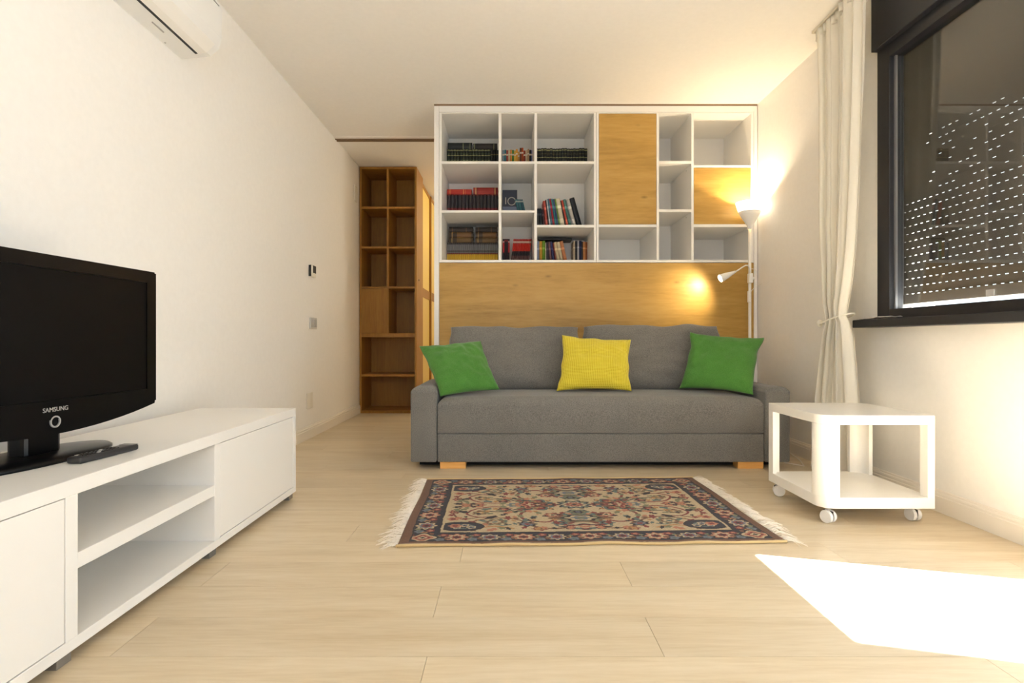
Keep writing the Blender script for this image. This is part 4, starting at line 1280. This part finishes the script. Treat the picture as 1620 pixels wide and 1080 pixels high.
    put(band & (u > fx) & (u < fx + .010) & (v < fy + .01), CREAM); put(band & (v > fy) & (v < fy + .010) & (u < fx + .01), CREAM)
    put(band & (u > fx + .010) & (u < fx + .018) & (v < fy + .018), DK); put(band & (v > fy + .010) & (v < fy + .018) & (u < fx + .018), DK)
    # main border motifs, along each side
    bw_x, bw_y = fx + .075, fy + .068
    def bmask(cx, cy): pass
    n1 = 5
    for k in range(n1 + 1):
        cx = k * (bw_x / n1)
        if k < n1: flower(cx, bw_y, .052 if k % 2 == 0 else .046, [DK, SAL, CREAM, RED, DK] if k % 2 == 0 else [DK, CREAM, BLU, RED, DK], 8, .80)
        m = cx + bw_x / n1 / 2
        flower(m, bw_y + .022, .020, [BLU, TEAL], 5, .8); flower(m - .012, bw_y - .024, .018, [RED, SAL], 5, .8)
        flower(m + .02, bw_y + .002, .014, [OCH, BRN], 5, .8); flower(m - .03, bw_y + .012, .013, [BRN], 5, .8)
        flower(m + .008, bw_y - .012, .010, [GRN], 5, .8)
    n2 = 3
    for k in range(n2):
        cy = k * (bw_y / n2)
        flower(bw_x, cy, .050, [DK, SAL, CREAM, RED, DK] if k % 2 else [DK, CREAM, BLU, RED, DK], 8, 1.0)
        m = cy + bw_y / n2 / 2
        flower(bw_x + .022, m, .018, [BLU, TEAL], 5); flower(bw_x - .024, m - .01, .018, [RED, SAL], 5)
        flower(bw_x, m + .015, .014, [OCH, BRN], 5); flower(bw_x + .03, m - .03, .012, [GRN], 5); flower(bw_x - .03, m + .03, .012, [BRN], 5)
    flower(bw_x, bw_y, .056, [DK, CREAM, SAL, RED, CREAM, DK], 4, .9)
    # outer guards
    put((u > hx - .046) | (v > hy - .036), DK)
    put((u > hx - .040) | (v > hy - .030), BRN * .95)
    put((v > hy - .012), CREAM * .95)
    col = (col * .84 + col.mean(-1, keepdims=True) * .16) * .87
    # knots and wear
    col *= (1 + .05 * sm_noise(500, 9) + .05 * rng.standard_normal(X.shape))[..., None]
    return np.clip(col, 0, 255)

def rug_mesh():
    nx, ny = 620, 420
    xs = np.linspace(-RW / 2, RW / 2, nx + 1); ys = np.linspace(-RH / 2, RH / 2, ny + 1)
    X, Y = np.meshgrid(xs, ys)
    col = rug_colours(X, Y)
    wav = .0018 * np.sin(X * 19) * (np.abs(Y) / (RH / 2)) ** 4
    ed = np.minimum(np.minimum(RW / 2 - np.abs(X), RH / 2 - np.abs(Y)) / .010, 1.0)
    Z = .0035 + .0055 * np.sqrt(np.clip(ed, 0, 1)) + np.where(Y < 0, 1, .5) * .0035 * np.clip(np.sin(X * 17 + .8) , 0, 1) * np.clip((np.abs(Y) / (RH / 2) - .85) / .15, 0, 1)
    Yw = Y + wav + .003 * np.sin(X * 11 + 1) * (np.abs(Y) / (RH / 2)) ** 3
    Xw = X + .004 * np.sin(Y * 9) * (np.abs(X) / (RW / 2)) ** 3
    co = np.stack([Xw, Yw, Z], -1).reshape(-1, 3)
    idx = np.arange((nx + 1) * (ny + 1)).reshape(ny + 1, nx + 1)
    quads = np.stack([idx[:-1, :-1], idx[:-1, 1:], idx[1:, 1:], idx[1:, :-1]], -1).reshape(-1, 4)
    # skirt and underside
    ring = np.concatenate([idx[0, :-1], idx[:-1, -1], idx[-1, :0:-1], idx[:0:-1, 0]])
    low = co[ring].copy(); low[:, 2] = .0006
    base = len(co); co = np.concatenate([co, low])
    nr = len(ring); k = np.arange(nr); k2 = (k + 1) % nr
    sk = np.stack([ring[k], base + k, base + k2, ring[k2]], -1)[:, ::1]
    faces = np.concatenate([quads, sk])
    me = bpy.data.meshes.new('pile')
    me.vertices.add(len(co)); me.vertices.foreach_set('co', co.astype(np.float32).ravel())
    me.loops.add(faces.size); me.loops.foreach_set('vertex_index', faces.astype(np.int32).ravel())
    me.polygons.add(len(faces)); me.polygons.foreach_set('loop_start', np.arange(0, faces.size, 4, dtype=np.int32))
    me.update(calc_edges=True); me.validate()
    c = col.reshape(-1, 3) / 255.0
    c = np.where(c <= .04045, c / 12.92, ((c + .055) / 1.055) ** 2.4)
    c = np.concatenate([c, np.repeat(np.array([[.52, .40, .22]]), nr, 0)])
    rgba = np.concatenate([c, np.ones((len(c), 1))], 1).astype(np.float32)
    at = me.color_attributes.new('weave', 'FLOAT_COLOR', 'POINT'); at.data.foreach_set('color', rgba.ravel())
    me.polygons.foreach_set('use_smooth', np.ones(len(faces), dtype=bool))
    return me
m, nt, b = new_mat('rug_pile')
at = N(nt, 'ShaderNodeVertexColor', layer_name='weave')
nt.links.new(at.outputs['Color'], b.inputs['Base Color'])
b.inputs['Roughness'].default_value = 1.0; b.inputs['Specular IOR Level'].default_value = .05; b.inputs['Sheen Weight'].default_value = .15
tc = N(nt, 'ShaderNodeTexCoord'); ns = N(nt, 'ShaderNodeTexNoise', i_Scale=420.0, i_Detail=2.0)
nt.links.new(tc.outputs['Object'], ns.inputs['Vector'])
bp = N(nt, 'ShaderNodeBump', i_Strength=.6, i_Distance=.002); nt.links.new(ns.outputs['Fac'], bp.inputs['Height']); nt.links.new(bp.outputs['Normal'], b.inputs['Normal'])
rme = rug_mesh(); rme.materials.append(m)
ro = bpy.data.objects.new('pile', rme); C.objects.link(ro); ro.parent = rug
# binding roll along the long edges
for s in (-1, 1):
    pts = [(-RW / 2 + RW * k / 60, s * (RH / 2) + .0018 * math.sin(19 * (-RW / 2 + RW * k / 60)) + .003 * math.sin((-RW / 2 + RW * k / 60) * 11 + 1), .0062 + (.0030 if s < 0 else .001) * max(0, math.sin((-RW / 2 + RW * k / 60) * 17 + .8))) for k in range(61)]
    obj('binding', tube(pts, .0052, 8), M['cream'], rug, True)
# fringes: twisted tassels, uneven, splayed
def fringe(s):
    fr = random.Random(40 + s); verts, faces = [], []
    n = 72
    for k in range(n):
        y0 = -RH / 2 + RH * (k + .5) / n
        clump = .02 * math.sin(y0 * 31 + s) + .012 * math.sin(y0 * 77)
        for q in range(4):
            L = fr.uniform(.040, .090) + .012 * math.sin(y0 * 23 + 2 * s)
            ang = clump * 14 + fr.uniform(-.7, .7) + (-.35 if s < 0 else -.30)
            x, y, z = s * (RW / 2 - .002), y0 + fr.uniform(-.003, .003), .005
            w = .0013
            m_ = 6; hgt = fr.uniform(.003, .014); cur = fr.uniform(-.9, .9)
            base = len(verts)
            for i in range(m_ + 1):
                t = i / m_
                a = ang + cur * (t - .2)
                if i: x += s * math.cos(a) * L / m_; y += math.sin(a) * L / m_
                z = .004 * (1 - t) + hgt * math.sin(math.pi * min(1, t * 1.05)) * .9 + .0014
                ww = w * (1.15 - .5 * t)
                px, py = -math.sin(a) * ww, math.cos(a) * ww
                verts += [(x + px, y + py, z), (x - px, y - py, z), (x, y, z + ww * 1.6)]
            for i in range(m_):
                A, B = base + 3 * i, base + 3 * (i + 1)
                for e in range(3):
                    e2 = (e + 1) % 3
                    faces.append((A + e, A + e2, B + e2, B + e))
    me = bpy.data.meshes.new('fringe'); me.from_pydata(verts, [], faces); me.materials.append(M['fringe'])
    o = bpy.data.objects.new('fringe', me); C.objects.link(o); o.parent = rug; o['kind'] = 'stuff'
    o['label'] = 'cream cotton fringe'
    return o
fringe(-1); fringe(1)
